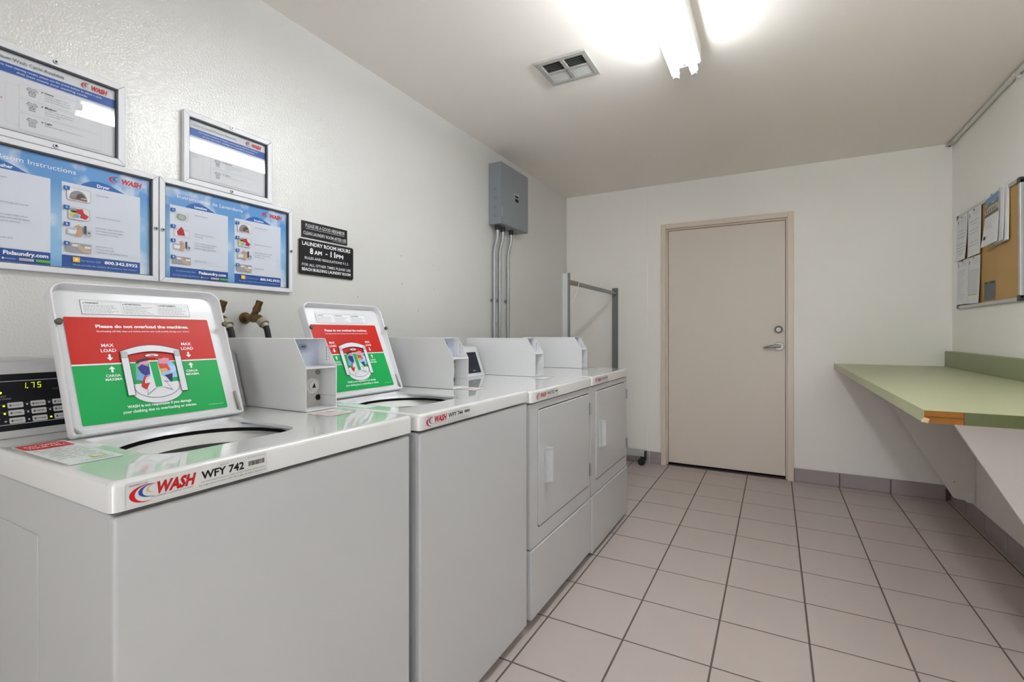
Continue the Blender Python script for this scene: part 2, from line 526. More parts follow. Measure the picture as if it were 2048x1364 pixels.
# vent
v = thing('ceiling_vent', 'square white metal ceiling vent with four louvred openings', 'vent', (-0.883, 2.197, ZC))
W2, D2 = .127, .114
fb = MB()
bw = .026
fb.box(-W2, W2, -D2, -D2 + bw, -.010, 0).box(-W2, W2, D2 - bw, D2, -.010, 0)
fb.box(-W2, -W2 + bw, -D2 + bw, D2 - bw, -.010, 0).box(W2 - bw, W2, -D2 + bw, D2 - bw, -.010, 0)
fb.box(-.011, .011, -D2 + bw, D2 - bw, -.010, -.002).box(-W2 + bw, -.011, -.009, .009, -.010, -.002).box(.011, W2 - bw, -.009, .009, -.010, -.002)
fb.build('frame', mat('vent_enamel', 'a3a29e', rough=.45), v, bevel=0.003)
MB().box(-W2 + .01, W2 - .01, -D2 + .01, D2 - .01, -.0015, -.0002).build('duct', mat('vent_dark', '1f1f20', rough=.8), v)
for qx in (-1, 1):
    for qy in (-1, 1):
        for k in range(6):
            yy = qy * (.016 + .0125 * k)
            sl = MB()
            x0, x1 = (.013, W2 - bw - .002) if qx > 0 else (-(W2 - bw - .002), -.013)
            t = 0.0045 * (1 if qx > 0 else 1)
            if qy < 0:     # louvres blow outwards on either side
                ya, yb_ = yy + .0035, yy - .0035
            else:
                ya, yb_ = yy - .005, yy + .003
            sl.add([(x0, ya, -.002), (x1, ya, -.002), (x1, yb_, -.0085), (x0, yb_, -.0085),
                    (x0, ya + .0008, -.0012), (x1, ya + .0008, -.0012), (x1, yb_ + .0008, -.0077), (x0, yb_ + .0008, -.0077)],
                   [(0, 1, 2, 3), (7, 6, 5, 4), (0, 4, 5, 1), (1, 5, 6, 2), (2, 6, 7, 3), (3, 7, 4, 0)])
            sl.build('slat', mat('vent_slat', 'b5b5b2', rough=.5), v)
MB().cyl((0, 0, -.010), (0, 0, -.013), .005, 12).build('screw', M_STEEL, v)

# ================================================================== POSTER FRAMES on the left wall
FX = XL + 0.0015
def poster_frame(name, label, y0, y1, z0, z1, border, draw, screws, group):
    root = thing(name, label, 'poster', (FX, y0, z0), group=group)
    w, hgt = y1 - y0, z1 - z0
    b = border
    for pts in ([(0, 0), (w, 0), (w - b, b), (b, b)], [(w, 0), (w, hgt), (w - b, hgt - b), (w - b, b)],
                [(w, hgt), (0, hgt), (b, hgt - b), (w - b, hgt - b)], [(0, hgt), (0, 0), (b, b), (b, hgt - b)]):
        MB().prism(pts, 0, 0, .017).build('frame_rail', M_FRAME, root, bevel=0.0022)
    gk = MB(); t = .004
    gk.box(.004, .0135, b, w - b, b, b + t * .5).box(.004, .0135, b, w - b, hgt - b - t, hgt - b).box(.004, .0135, b, b + t * .5, b, hgt - b).box(.004, .0135, w - b - t, w - b, b, hgt - b)
    gk.build('gasket', M_GASKET, root)
    P = Print((.004, b, b)); draw(P, w - 2 * b, hgt - 2 * b)
    P.build('print', root)
    tl = .0012 if hgt < .3 else 0.0      # small acrylic panes tilted to shift the lamp's reflection lower
    MB().prism([(.0090 + tl, b), (.0094 + tl, b), (.0094 - tl, hgt - b), (.0090 - tl, hgt - b)], 1, b, w - b).build('pane', M_PANE, root)
    for (sy, sz) in screws:
        s = MB(); s.cyl((.017, sy, sz), (.021, sy, sz), .0062, 16, r2=.0052); s.cyl((.021, sy, sz), (.0214, sy, sz), .0028, 12, 1)
        s.build('screw', [M_STEEL, M_DARK], root, sharp=50)
    return root

NAVY, BLUE, CARD = '1f4f9c', '2563b0', 'd3d9e6'
GREY = '6d7078'
def picture(P, kind, u0, v0, w, h):
    """the little instruction drawings"""
    if kind == 'drum':
        P.rrect(u0 + .05 * w, u0 + w, v0, v0 + h, .006, '5a5a5c'); P.lay()
        P.rrect(u0 + .05 * w + .0006, u0 + w - .0006, v0 + .0006, v0 + h - .0006, .0055, 'dfe2e8'); P.lay()
        P.poly([(u0 + w * (.5 + .36 * math.cos(t)), v0 + h * (.12 + .72 * math.sin(t))) for t in [PI * i / 14 for i in range(15)]], '8b8d90'); P.lay()
        P.poly([(u0 + w * (.6 + .2 * math.cos(t)), v0 + h * (.14 + .5 * math.sin(t))) for t in [PI * i / 10 for i in range(11)]], '4e5052'); P.lay()
        P.rect(u0 + w * .2, u0 + w * .85, v0 + h * .08, v0 + h * .2, '9a5a48')
        P.ell(u0 + w * .72, v0 + h * .22, w * .13, h * .1, 'c8ab93', 12)
    elif kind == 'clothes':
        P.rrect(u0 + .1 * w, u0 + w * .95, v0, v0 + h, .006, '77787a'); P.lay()
        P.rrect(u0 + .1 * w + .0006, u0 + w * .95 - .0006, v0 + .0006, v0 + h - .0006, .0055, 'd7dade'); P.lay()
        P.ell(u0 + w * .32, v0 + h * .42, w * .18, h * .32, 'c9c66a', 14)
        P.ell(u0 + w * .36, v0 + h * .75, w * .22, h * .18, '9a9c9b', 14); P.lay()
        P.ell(u0 + w * .42, v0 + h * .3, w * .13, h * .16, '84a9cf', 12); P.lay()
        P.poly([(u0 + w * p, v0 + h * q) for p, q in ((.42, .85), (.66, .95), (.72, .62), (.92, .4), (.8, .12), (.55, .2), (.6, .45), (.42, .55))], 'bf2632')
    elif kind == 'soap':
        P.rrect(u0 + .15 * w, u0 + w * .9, v0, v0 + h * .8, .004, 'c9cbd0'); P.lay()
        P.ell(u0 + w * .5, v0 + h * .35, w * .27, h * .33, '8f9296', 18); P.lay()
        P.ell(u0 + w * .52, v0 + h * .34, w * .18, h * .22, '9fb5a0', 14); P.lay()
        P.poly([(u0 + w * p, v0 + h * q) for p, q in ((.1, .9), (.55, .72), (.98, .98), (1, .8), (.65, .58), (.1, .7))], 'cfd2d6')
    elif kind == 'redload':
        P.rrect(u0 + .1 * w, u0 + w * .95, v0, v0 + h * .75, .003, 'c9ccd2'); P.lay()
        P.rect(u0 + .16 * w, u0 + w * .9, v0 + h * .1, v0 + h * .6, 'dfe1e6'); P.lay()
        P.poly([(u0 + w * p, v0 + h * q) for p, q in ((.3, .12), (.7, .15), (.62, .7), (.5, .98), (.36, .7), (.25, .45))], 'b7222f')
    elif kind == 'card':
        P.rect(u0 + .05 * w, u0 + w * .5, v0 + h * .1, v0 + h * .65, 'b9bdc6'); P.lay()
        P.rect(u0 + .1 * w, u0 + w * .42, v0 + h * .2, v0 + h * .5, 'e0e3ea')
        P.rect(u0 + .72 * w, u0 + w * .82, v0 + h * .3, v0 + h * .95, '4a4c50')
        P.rect(u0 + .82 * w, u0 + w * 1.0, v0 + h * .1, v0 + h * .6, 'b9bcc2')
        P.rect(u0 + .87 * w, u0 + w * .97, v0 + h * .35, v0 + h * .45, '2f3133'); P.lay()
        P.poly([(u0 + w * p, v0 + h * q) for p, q in ((.35, .02), (.6, .0), (.68, .35), (.62, .6), (.66, .8), (.5, .98), (.38, .85), (.45, .55))], 'c3a088'); P.lay()
        P.line([(u0 + w * .45, v0 + h * .55), (u0 + w * .52, v0 + h * .75)], .0007, '6a4b3c')
    else:
        P.rect(u0, u0 + w, v0, v0 + h, '9a9b9e'); P.lay()
        P.rect(u0 + w * .25, u0 + w * .55, v0 + h * .62, v0 + h * .85, 'dfe2e6')
        P.rect(u0 + w * .74, u0 + w * .98, v0 + h * .5, v0 + h * .75, 'dfe2e6'); P.lay()
        P.poly([(u0 + w * p, v0 + h * q) for p, q in ((.45, .8), (.5, .45), (.7, .05), (1, .02), (1, .3), (.75, .5), (.55, .82))], 'c7a78e')

def instructions(lang):
    en = lang == 'en'
    def draw(P, w, h):
        P.rect(0, w, 0, h, M_SKYP); P.lay()
        # cards
        P.rect(.019, .211, .038, .242, CARD)
        P.rect(.235, .424, .038, .242, CARD)
        P.rect(.019, .211, .004, .0385, NAVY)
        P.rect(.235, .424, .004, .0385, NAVY); P.lay()
        def arc(u0, u1, vb, ht):
            n = 14
            P.poly([(u0, vb)] + [(u0 + (u1 - u0) * i / n, vb + ht * math.sin(PI * (i / n) ** .8)) for i in range(1, n)] + [(u1, vb)], BLUE)
        arc(.066 - (.004 if en else 0), .166, .242, .022)
        arc(.276, .383, .242, .020); P.lay()
        WH = 'eef1f6'
        if en:
            P.text('Laundry Room Instructions', .030, .268, .0125, WH, w=.236, bold=.0)
            P.text('Washer', .116, .2465, .0085, WH, align='c', bold=.03)
            P.text('Dryer', .330, .2455, .0085, WH, align='c', bold=.03)
        else:
            P.text('Instrucciones de Lavandería', .041, .268, .0115, WH, w=.225, bold=.0)
            P.text('Lavadora', .116, .2465, .0078, WH, align='c', bold=.03)
            P.text('Secadora', .330, .2455, .0072, WH, align='c', bold=.03)
        wash_logo(P, .343, .270, .086, .0165)
        P.lay()
        pk = (('soap', 'redload', 'card', 'press'), ('drum', 'clothes', 'card', 'press'))
        if en:
            tx = ((['Add detergent.'], ['Load clothes loosely and close lid.'], ['Insert coins, swipe credit card or', 'insert laundry card until the display', 'instructs you to remove it.'], ['Select laundry cycle.']),
                  (['Clean lint filter.'], ['Load clothes and close door.'], ['Insert coins, swipe credit card or', 'insert laundry card until display', 'instructs you to remove it.'], ['Select laundry cycle.', '• Touch control pads', '• Add time for dry and extra minutes']))
        else:
            tx = ((['Agregue detergente.'], ['Cargue la ropa sin amontonar y', 'cierre la tapa.'], ['Inserte monedas, deslice tarjeta de', 'crédito o inserte la tarjeta de', 'lavandería y siga las instrucciones.'], ['Seleccione el ciclo.']),
                  (['Limpie el filtro de pelusa.'], ['Cargue la ropa y cierre la puerta.'], ['Inserte monedas, deslice la tarjeta', 'de crédito o inserte la tarjeta', 'para elegir su ciclo.'], ['Seleccione el ciclo.']))
        for c, cu in enumerate((.021, .238)):
            for r, vt in enumerate((.231, .177, .130, .076)):
                P.rect(cu, cu + .0125, vt - .011, vt, BLUE)
                picture(P, pk[c][r], cu + .004, vt - .037 + (.009 if r == 3 else 0), .057, .035 - (.009 if r == 3 else 0))
        P.lay(); P.lay()
        for c, cu in enumerate((.021, .238)):
            for r, vt in enumerate((.231, .177, .130, .076)):
                P.rect(cu, cu + .0125, vt - .011, vt, BLUE)
        P.lay()
        for c, cu in enumerate((.021, .238)):
            for r, vt in enumerate((.231, .177, .130, .076)):
                P.text('%d.' % (r + 1), cu + .004, vt - .008, .0055, WH, bold=.03)
                lines = tx[c][r]
                v = vt - .012 if len(lines) < 3 else vt - .006
                if r == 1: v = vt - .022
                for ln in lines:
                    P.text(ln, cu + .072, v, .0036, '5b6170', bold=.004); v -= .0085
        # bottom bars
        if en:
            P.text('Fixlaundry.com', .117, .0225, .0095, 'f4f6fa', w=.088, bold=.03)
            P.text('For Service, visit', .030, .0235, .004, 'c8d4ea')
            P.text('Download our mobile app', .030, .012, .004, 'c8d4ea')
            P.rect(.147, .176, .009, .016, 'a9adb8'); P.rect(.180, .209, .009, .016, '62b044')
            P.rect(.120, .140, .0115, .0125, 'c8d4ea'); P.ell(.1165, .012, .0025, .0025, 'e8ecf4', 10)
            P.text('For Service, Call:', .277, .0235, .0045, 'a9c0e6', bold=0)
            P.text('800.342.5932', .331, .0225, .0085, 'f4f6fa', w=.084, bold=.03)
            P.text('Please provide the machine ID located on the machine', .258, .0105, .0042, 'b9cbe9', w=.155, bold=0)
        else:
            P.text('Para Servicio Aquí visite:', .036, .024, .0042, 'b9cbe9', bold=0)
            P.text('Fixlaundry.com', .107, .0215, .0092, 'f4f6fa', w=.094, bold=.03)
            P.text('Descargue nuestra app Maxmóvil', .026, .0095, .0042, 'b9cbe9', bold=0)
            P.rect(.147, .176, .0075, .014, 'a9adb8'); P.rect(.180, .209, .0075, .014, '62b044')
            P.rect(.120, .140, .0105, .0115, 'c8d4ea'); P.ell(.1165, .011, .0025, .0025, 'e8ecf4', 10)
            P.text('Para Servicio, Llame:', .276, .0235, .0042, 'a9c0e6', bold=0)
            P.text('800.342.5932', .333, .0215, .0085, 'f4f6fa', w=.083, bold=.03)
            P.text('Por favor proporcione el número de identificación', .250, .0105, .0042, 'b9cbe9', w=.165, bold=0)
        P.rrect(.2575, .2735, .020, .034, .001, 'e3b640'); P.lay()
        P.ell(.2655, .027, .004, .004, 'f0d88a', 10)
    return draw

def shirt(P, u, v, s):
    o = [(-.30, .5), (-.12, .46), (0, .40), (.12, .46), (.30, .5), (.52, .22), (.38, .06), (.30, .14), (.28, -.5), (-.28, -.5), (-.30, .14), (-.38, .06), (-.52, .22)]
    P.poly([(u + x * s, v + y * s) for x, y in o], '55585e'); P.lay()
    P.poly([(u + x * s * .93, v + y * s * .93) for x, y in o], 'b3b7bd'); P.lay()

def premium(lang):
    en = lang == 'en'
    def draw(P, w, h):
        P.rect(0, w, 0, h, 'd3d6dc'); P.lay()
        P.rect(0, w, .1515, .1765, '2f56a3')
        P.rect(0, w, .1495, .1508, '8aa4d0')
        for (u0, u1, v0, v1) in ((.048, .080, .022, .126), (.074, .250, .098, .134), (.074, .250, .060, .095), (.074, .250, .012, .057)):
            P.rrect(u0, u1, v0, v1, .004, 'b9bdc6'); P.lay()
            P.rrect(u0 + .0006, u1 - .0006, v0 + .0006, v1 - .0006, .0035, 'd3d6dc'); P.lay()
        P.text('Premium Wash Cycle Available' if en else 'Ciclo de Lavado Premium Disponible', .018 if not en else .016, .1845, .0085, '555a66' if en else '8f949e', w=.150, bold=0)
        wash_logo(P, .203, .180, .062, .015)
        l = ('For best cleaning results, please use the arrow button to select a cycle', 'that best meets your washing needs.') if en else ('Para mejores resultados de limpieza, use los botones de flecha y seleccione', 'el ciclo que mejor satisfaga sus necesidades de lavado.')
        P.text(l[0], w / 2, .1665, .0045, 'dfe6f4', w=.215, align='c', bold=.01)
        P.text(l[1], w / 2, .1565, .0045, 'dfe6f4', w=.150 if en else .19, align='c', bold=.01)
        if en:
            P.text('Soil Level', .012, .0795, .0058, 'b8323a', bold=.01, w=.030)
        else:
            P.text('Nivel de', .012, .086, .004, 'a3a6ae', bold=0); P.text('suciedad', .012, .0785, .004, 'a3a6ae', bold=0)
        names = (('Heavy', 'Medium', 'Light') if en else ('Fuerte', 'Mediano', 'Ligero'))
        notes = ((('Provides a complete wash.', 'Helps get ground-in dirt, and', 'heavy dirt, stains, grass, gone.'), ('Provides a longer agitation period.', 'Designed for get-it-right dirt, oil', 'and surface stains.'), ('Standard home phase on nominal as laundry.',)) if en else
                 (('Proporciona un lavado completo.', 'Ayuda a quitar manchas.'), ('Proporciona un período de agitación', 'más largo, diseñado para suciedad', 'y manchas.'), ('Para lavado normal, agitación normal.',)))
        for k, vv in enumerate((.119, .080, .038)):
            shirt(P, .0995, vv, .0225)
            if k < 2:
                for q in range(5 - 2 * k):
                    P.ell(.0995 + (q - 2 + k) * .003, vv - .004 + (q % 2) * .005, .0016, .0012, '4d525c', 8)
            else: P.ell(.0995, vv, .0012, .0012, '3c5fa8', 8)
            P.ell(.1195, vv + .0085, .0022, .0016, '4a4d55', 8)
            P.text(names[k], .125, vv + .0065, .0052, '3f424a' if en else '7c8089', bold=.02)
            for q, ln in enumerate(notes[k]):
                P.text(ln, .125, vv + .0005 - q * .0062, .0031, '8b8f98', bold=0)
    return draw

g1 = 'framed laundry posters on the left wall'
poster_frame('framed_poster', 'framed blue sky poster reading Laundry Room Instructions with Dryer steps, left wall', .3345, .8215, 1.3055, 1.6445, .0165, instructions('en'), [(.487 - .0085, .168), (.0085, .168)], g1)
poster_frame('framed_poster', 'framed blue sky poster in Spanish headed Instrucciones de Lavandería, beside black signs', .8245, 1.3115, 1.3055, 1.6445, .0165, instructions('es'), [(.487 - .0085, .168), (.0085, .168)], g1)
poster_frame('framed_poster', 'small white framed premium wash cycle poster in English, upper left', .4065, .7315, 1.6455, 1.8905, .0185, premium('en'), [(.1625, .238), (.1625, .0075)], g1)
poster_frame('framed_poster', 'small white framed wash cycle poster in Spanish with lamp glare stripes', .8965, 1.2195, 1.6455, 1.8905, .0185, premium('es'), [(.1615, .238), (.1615, .0075)], g1)

# black signs
s = thing('wall_sign', 'narrow black sign reading please be a good neighbor', 'sign', (XL + .0005, 1.365, 1.5465))
MB().box(0, .003, 0, .247, 0, .070).build('plate', mat('sign_black', '101113', rough=.35), s, bevel=.0006)
P = Print((.0032, 0, 0))
P.text('PLEASE BE A GOOD NEIGHBOR', .019, .0445, .0145, 'd5d7da', w=.212, bold=.004)
P.rect(.021, .228, .0385, .0397, 'd5d7da')
P.text('CLEAN LAUNDRY ROOM AFTER USE', .008, .0125, .0135, 'd5d7da', w=.231, bold=.004)
P.rect(.158, .236, .0075, .0084, 'd5d7da')
P.build('lettering', s)
s = thing('wall_sign', 'rounded black laundry room hours sign reading 8AM - 11PM', 'sign', (XL + .0005, 1.346, 1.388))
MB().prism(rounded(0, .299, 0, .151, .010), 0, 0, .0055).build('backing', mat('sign_edge', 'b9b2a8', rough=.5), s)
MB().prism(rounded(.0012, .2978, .0012, .1498, .0095), 0, .0055, .0075).build('plate', mat('sign_black2', '121319', rough=.3), s)
P = Print((.0077, 0, 0)); WH = 'e2e3e6'
P.text('LAUNDRY ROOM HOURS', .149, .1245, .0155, WH, w=.262, align='c', bold=.022)
P.text('8', .056, .0915, .0235, WH, bold=.03); P.text('AM', .0785, .0915, .0165, WH, w=.040, bold=.03)
P.rect(.138, .149, .0985, .1025, WH)
P.text('11', .165, .0915, .0235, WH, w=.027, bold=.03); P.text('PM', .1965, .0915, .0165, WH, w=.041, bold=.03)
P.text('RULES AND REGULATIONS 9.1.2', .149, .0665, .0105, WH, w=.236, align='c', bold=.006)
P.text('FOR ALL OTHER TIMES PLEASE USE', .149, .0375, .0110, WH, w=.264, align='c', bold=.004)
P.text('BEACH BUILDING LAUNDRY ROOM', .149, .0175, .0120, WH, w=.264, align='c', bold=.026)
P.build('lettering', s)

# ================================================================== ELECTRICAL BOX and its pipes
e = thing('electrical_box', 'grey steel electrical box mounted high on left wall', 'electrical box', (XL + .0005, 2.881, 1.895))
BH, BW, BD = .425, .405, .105
MB().box(0, BD - .004, 0, BW, 0, BH).build('box_body', M_GREYBOX, e, bevel=.002)
dr = MB().box(BD - .003, BD, .004, BW - .002, .003, BH - .003).build('cover', M_GREYBOX, e, bevel=.001)
MB().box(BD, BD + .0008, .188, .252, .186, .252, 0).box(BD + .0008, BD + .0012, .193, .247, .224, .238, 1).box(BD + .0008, BD + .0012, .193, .247, .192, .216, 1).build('name_plate', [M_ALU, M_DARK], dr)
MB().box(BD, BD + .003, -.001, .006, .05, .115).build('latch', M_STEEL, e, bevel=.001)
for k in range(4):
    kn = MB(); kn.cyl((BD * .48, -.0006, .055 + .062 * k), (BD * .48, .001, .055 + .062 * k), .014, 20); kn.build('knockout', mat('grey_box_dark', '73787e', rough=.5), e)
pipes = (2.930, 3.005, 3.128)
for k, py in enumerate(pipes):
    cd = thing('conduit', ('leftmost', 'middle', 'rightmost')[k] + ' of three galvanised conduits below the electrical box', 'pipe', (XL, py, 0), group='conduits under the electrical box')
    tx = .044; lo = .018
    path = [(tx, 0, 1.893), (tx, 0, 1.83), (tx - .003, 0, 1.80), (lo + .006, 0, 1.745), (lo, 0, 1.71), (lo, 0, 1.3), (lo, 0, .35)]
    MB().tube(path, .0115, 14).build('pipe', M_GALV, cd, sharp=60)
    MB().cyl((tx, 0, 1.8945), (tx, 0, 1.862), .0175, 8).build('connector', M_BLACKPL, cd)
    st = MB(); st.cyl((lo, 0, 1.36), (lo, 0, 1.385), .014, 14); st.box(.0005, .004, -.03, 0, 1.362, 1.383)
    st.build('strap', M_GALV, cd)
    MB().cyl((lo, 0, 1.185), (lo, 0, 1.22), .0135, 14).build('coupling', M_GALV, cd)

# ================================================================== WATER TAPS behind the washers
def water_tap(loc, label, yaw, bend):
    t = thing('water_tap', label, 'tap', loc, yaw, 'taps behind the washers')
    b = MB()
    b.cyl((0, 0, 0), (.006, 0, 0), .022, 18)
    b.cyl((.004, 0, 0), (.05, 0, 0), .0125, 14, r2=.014)
    b.cyl((.045, 0, 0), (.062, 0, 0), .0175, 8)
    b.tube([(.06, 0, 0), (.085, 0, -.004), (.103, .002, -.016)], [.0155, .016, .013], 12)
    b.build('valve_body', M_BRASS, t, sharp=45)
    h = MB()
    h.tube([(.055, 0, .008), (.064, .003, .028)], [.0125, .0105], 12)
    h.cyl((.064, .003, .026), (.069, .006, .040), .0145, 8, r2=.0135)
    h.cyl((.069, .006, .040), (.076, .010, .062), .0115, 12, r2=.0125)
    h.build('stem', mat('aged_bronze', '6b5434', rough=.5, metal=.7, var=(70, .3)), t, sharp=45)
    c = MB(); c.cyl((.098, .001, -.010), (.112, .003, -.024), .0185, 18); c.cyl((.112, .003, -.024), (.119, .004, -.034), .0125, 14)
    c.build('coupling', mat('worn_plastic', 'a39c8c', rough=.5), t, sharp=45)
    hs = MB(); pts = []
    for i in range(13):
        a = i / 12
        pts.append((.118 + .026 * math.sin(a * PI / 2), .004 + bend * a, -.033 - .30 * a ** 1.7))
    hs.tube(pts, .0105, 12); hs.build('hose', M_RUBBER, t, sharp=60)
water_tap((XL + .001, 1.118, 1.197), 'brass tap with black hose on wall, nearer the further washer', .0, .01)
water_tap((XL + .001, .985, 1.190), 'brass tap with black hose partly hidden behind first raised lid', .0, .01)

# ================================================================== COIN BOX builder (local: x 0 = front face, -x to the wall; y 0..w ; z 0 base)
def coin_box(parent, x, y, z, w, hh, back, inner, near=True):
    t = .0022
    prof = [(-back, 0), (0, 0), (0, hh * .60), (-.048, hh), (-back, hh)]
    b = MB()
    for a in (0, w - t):
        b.prism(prof, 1, a, a + t)
    b.box(-back, -.048, t, w - t, hh - t, hh)             # top
    b.box(-back, 0, t, w - t, 0, t)                       # floor
    b.box(-back, -back + t, t, w - t, t, hh - t)          # back
    b.box(-.0745, -.0005, t, w - t, hh * .60 - .004, hh * .60)       # divider shelf
    o = b.build('coin_box', M_BOXW, parent, bevel=.0006, seg=1, loc=(x, y, z))
    # recessed slide plate behind the upper slanted opening
    u = MB(); u.box(-.078, -.074, t, w - t, hh * .60 - .003, hh - t)
    u.build('slide_plate', mat('slide_plate', 'b9c0d2', rough=.42), o)
    u = MB(); u.prism([(p[0] * .014, p[1] * .009) for p in [(math.cos(a), math.sin(a)) for a in [2 * PI * i / 20 for i in range(20)]]], 0, -.074, -.0728)
    for v_ in range(len(u.v)): u.v[v_] = (u.v[v_][0], u.v[v_][1] + w * .48, u.v[v_][2] + hh * .88)
    u.box(-.0728, -.0723, w * .48 - .006, w * .48 + .006, hh * .88 - .0025, hh * .88 + .0025, 1)
    u.build('badge', [mat('badge', '9aa1b4', rough=.4), mat('badge_dark', '4a4f60')], o)
    u = MB(); u.box(-.0742, -.0730, .018, .0215, hh * .72, hh * .95, 0); u.build('coin_slot', M_DARK, o)
    # label stuck on the inner right side, text running downwards
    P = Print((-.050, w - t - .0006, hh * .63), U=(1, 0, 0), V=(0, 0, 1), N=(0, -1, 0))
    P.poly([(.002, 0), (.040, 0), (.034, .02), (.018, .052), (.002, .052)], 'd9dade'); P.lay()
    for k in range(9): P.rect(.009 + (k % 2) * .001, .0125, .046 - k * .0045, .0485 - k * .0045, '3c3d40')
    for k in range(5): P.rect(.021, .0235 + (k % 2) * .0015, .036 - k * .006, .0385 - k * .006, '8d8e92')
    P.build('label', o)
    # lock pocket in the lower opening
    dp = .067
    u = MB()
    u.box(-dp - .004, -dp, t, w - t, t, hh * .60 - .004)
    u.build('lock_plate', M_BOXG, o)
    u = MB(); u.cyl((-dp, w * .66, hh * .31), (-dp + .010, w * .66, hh * .31), .024, 28, 0, r2=.021)
    u.cyl((-dp + .010, w * .66, hh * .31), (-dp + .015, w * .66, hh * .31), .014, 22, 0)
    u.prism([(w * .66 - .006, hh * .31 - .005), (w * .66 + .006, hh * .31 - .005), (w * .66 + .001, hh * .31 + .009)], 0, -dp + .015, -dp + .0155, 1)
    u.build('lock', [M_PLASTIC, M_DARK], o, sharp=50)
    u = MB(); u.cyl((-dp, w * .91, hh * .13), (-dp + .001, w * .91, hh * .13), .0085, 16); u.build('bolt_hole', M_DARK, o)
    u = MB(); u.cyl((-dp, w * .90, hh * .50), (-dp + .002, w * .90, hh * .50), .0075, 16); u.build('bolt', mat('bolt_grey', '8d8b86', rough=.5), o)
    u = MB(); u.box(-dp, -.003, w - t - .0008, w - t - .0003, t + .03, t + .0308); u.build('seam', mat('seam_grey', '8a8a88'), o)
    return o

# deck with an opening
def deck_shell(parent, x0, x1, y0, y1, zb, zt, hole=None, name='top_deck', mtl=M_DECK):
    """x0 back, x1 front. rounded rim; hole = list of (x,y)"""
    b = MB(); rr = .009
    def ring(inset, z, cr):
        return [(p[0], p[1], z) for p in rounded(x0 + inset, x1 - inset, y0 + inset, y1 - inset, cr, 5)]
    rings = [ring(.0, zb, .012), ring(.0, zt - rr, .012)]
    for i in range(1, 5):
        a = i / 4 * PI / 2
        rings.append(ring(rr * (1 - math.cos(a)), zt - rr + rr * math.sin(a), max(.012 - rr * (1 - math.cos(a)), .003)))
    n = len(rings[0])
    for r0, r1 in zip(rings, rings[1:]):
        b.add(r0 + r1, [(i, (i + 1) % n, (i + 1) % n + n, i + n) for i in range(n)])
    # inner lip underneath
    lip = ring(.012, zb, .004)
    b.add(rings[0] + lip, [(i, (i + 1) % n, (i + 1) % n + n, i + n) for i in range(n)])
    if not hole:
        b.add(rings[-1], [tuple(range(n))])
    else:
        bm = bmesh.new()
        ov = [bm.verts.new(p) for p in rings[-1]]
        hv = [bm.verts.new((p[0], p[1], zt)) for p in hole]
        ed = [bm.edges.new((ov[i], ov[(i + 1) % n])) for i in range(n)]
        m = len(hv)
        ed += [bm.edges.new((hv[i], hv[(i + 1) % m])) for i in range(m)]
        bmesh.ops.triangle_fill(bm, edges=ed, use_beauty=True, use_dissolve=False)
        bm.verts.index_update()
        b.add([tuple(v.co) for v in bm.verts], [tuple(v.index for v in f.verts) for f in bm.faces])
        bm.free()
    me = bpy.data.meshes.new(name); me.from_pydata(b.v, [], b.f); me.materials.append(mtl)
    bm = bmesh.new(); bm.from_mesh(me)
    bmesh.ops.remove_doubles(bm, verts=[v for v in bm.verts if v.co.z < zt - .0001], dist=.00005)
    bmesh.ops.recalc_face_normals(bm, faces=bm.faces)
    bm.to_mesh(me); bm.free()
    me.shade_smooth(); me.set_sharp_from_angle(angle=math.radians(35))
    # make sure the top faces up
    o = bpy.data.objects.new(name, me); COL.objects.link(o); o.parent = parent
    return o

def property_sticker(parent, name, x, y, z, w, h, number, faded=False):
    P = Print((x, y, z))
    P.rrect(0, w, 0, h, .0015, 'bfc0c0' if not faded else 'c9cacb'); P.lay()
    P.rrect(.0006, w - .0006, .0006, h - .0006, .0012, 'cfd0cf'); P.lay()
    red = 'b3232a'
    P.text('PROPERTY OF', .004, h * .84, h * .075, '55585c', bold=0)
    swoosh(P, .004, h * .08, .036, h * .74)
    P.text('WASH', .0365, h * .32, h * .46, red, w=.056, bold=.05, shear=.22)
    P.text('MULTIFAMILY LAUNDRY SYSTEMS', .033, h * .17, h * .07, '707275', w=.058, bold=0)
    P.text(number, .104, h * .42, h * .34, '17181a', w=.072, bold=.03)
    P.text('machine id', .134, h * .85, h * .07, '6b6d70', w=.014, bold=0)
    P.text('For immediate service or repair of this machine, please report', .104, h * .26, h * .065, '505256', w=.112, bold=0)
    P.text('this 6 digit machine ID which is WFY 742 (1-800) 342-5932 or fixlaundry.com', .100, h * .10, h * .075, '505256', w=.118, bold=0)
    P.text('This machine is powered by', .182, h * .88, h * .055, '6b6d70', w=.034, bold=0)
    rng = random.Random(3)
    u = .184
    while u < .214:
        bw_ = rng.uniform(.0004, .0012); P.rect(u, u + bw_, h * .48, h * .72, '2a2b2d'); u += bw_ + rng.uniform(.0004, .0008)
    return P.build(name, parent)

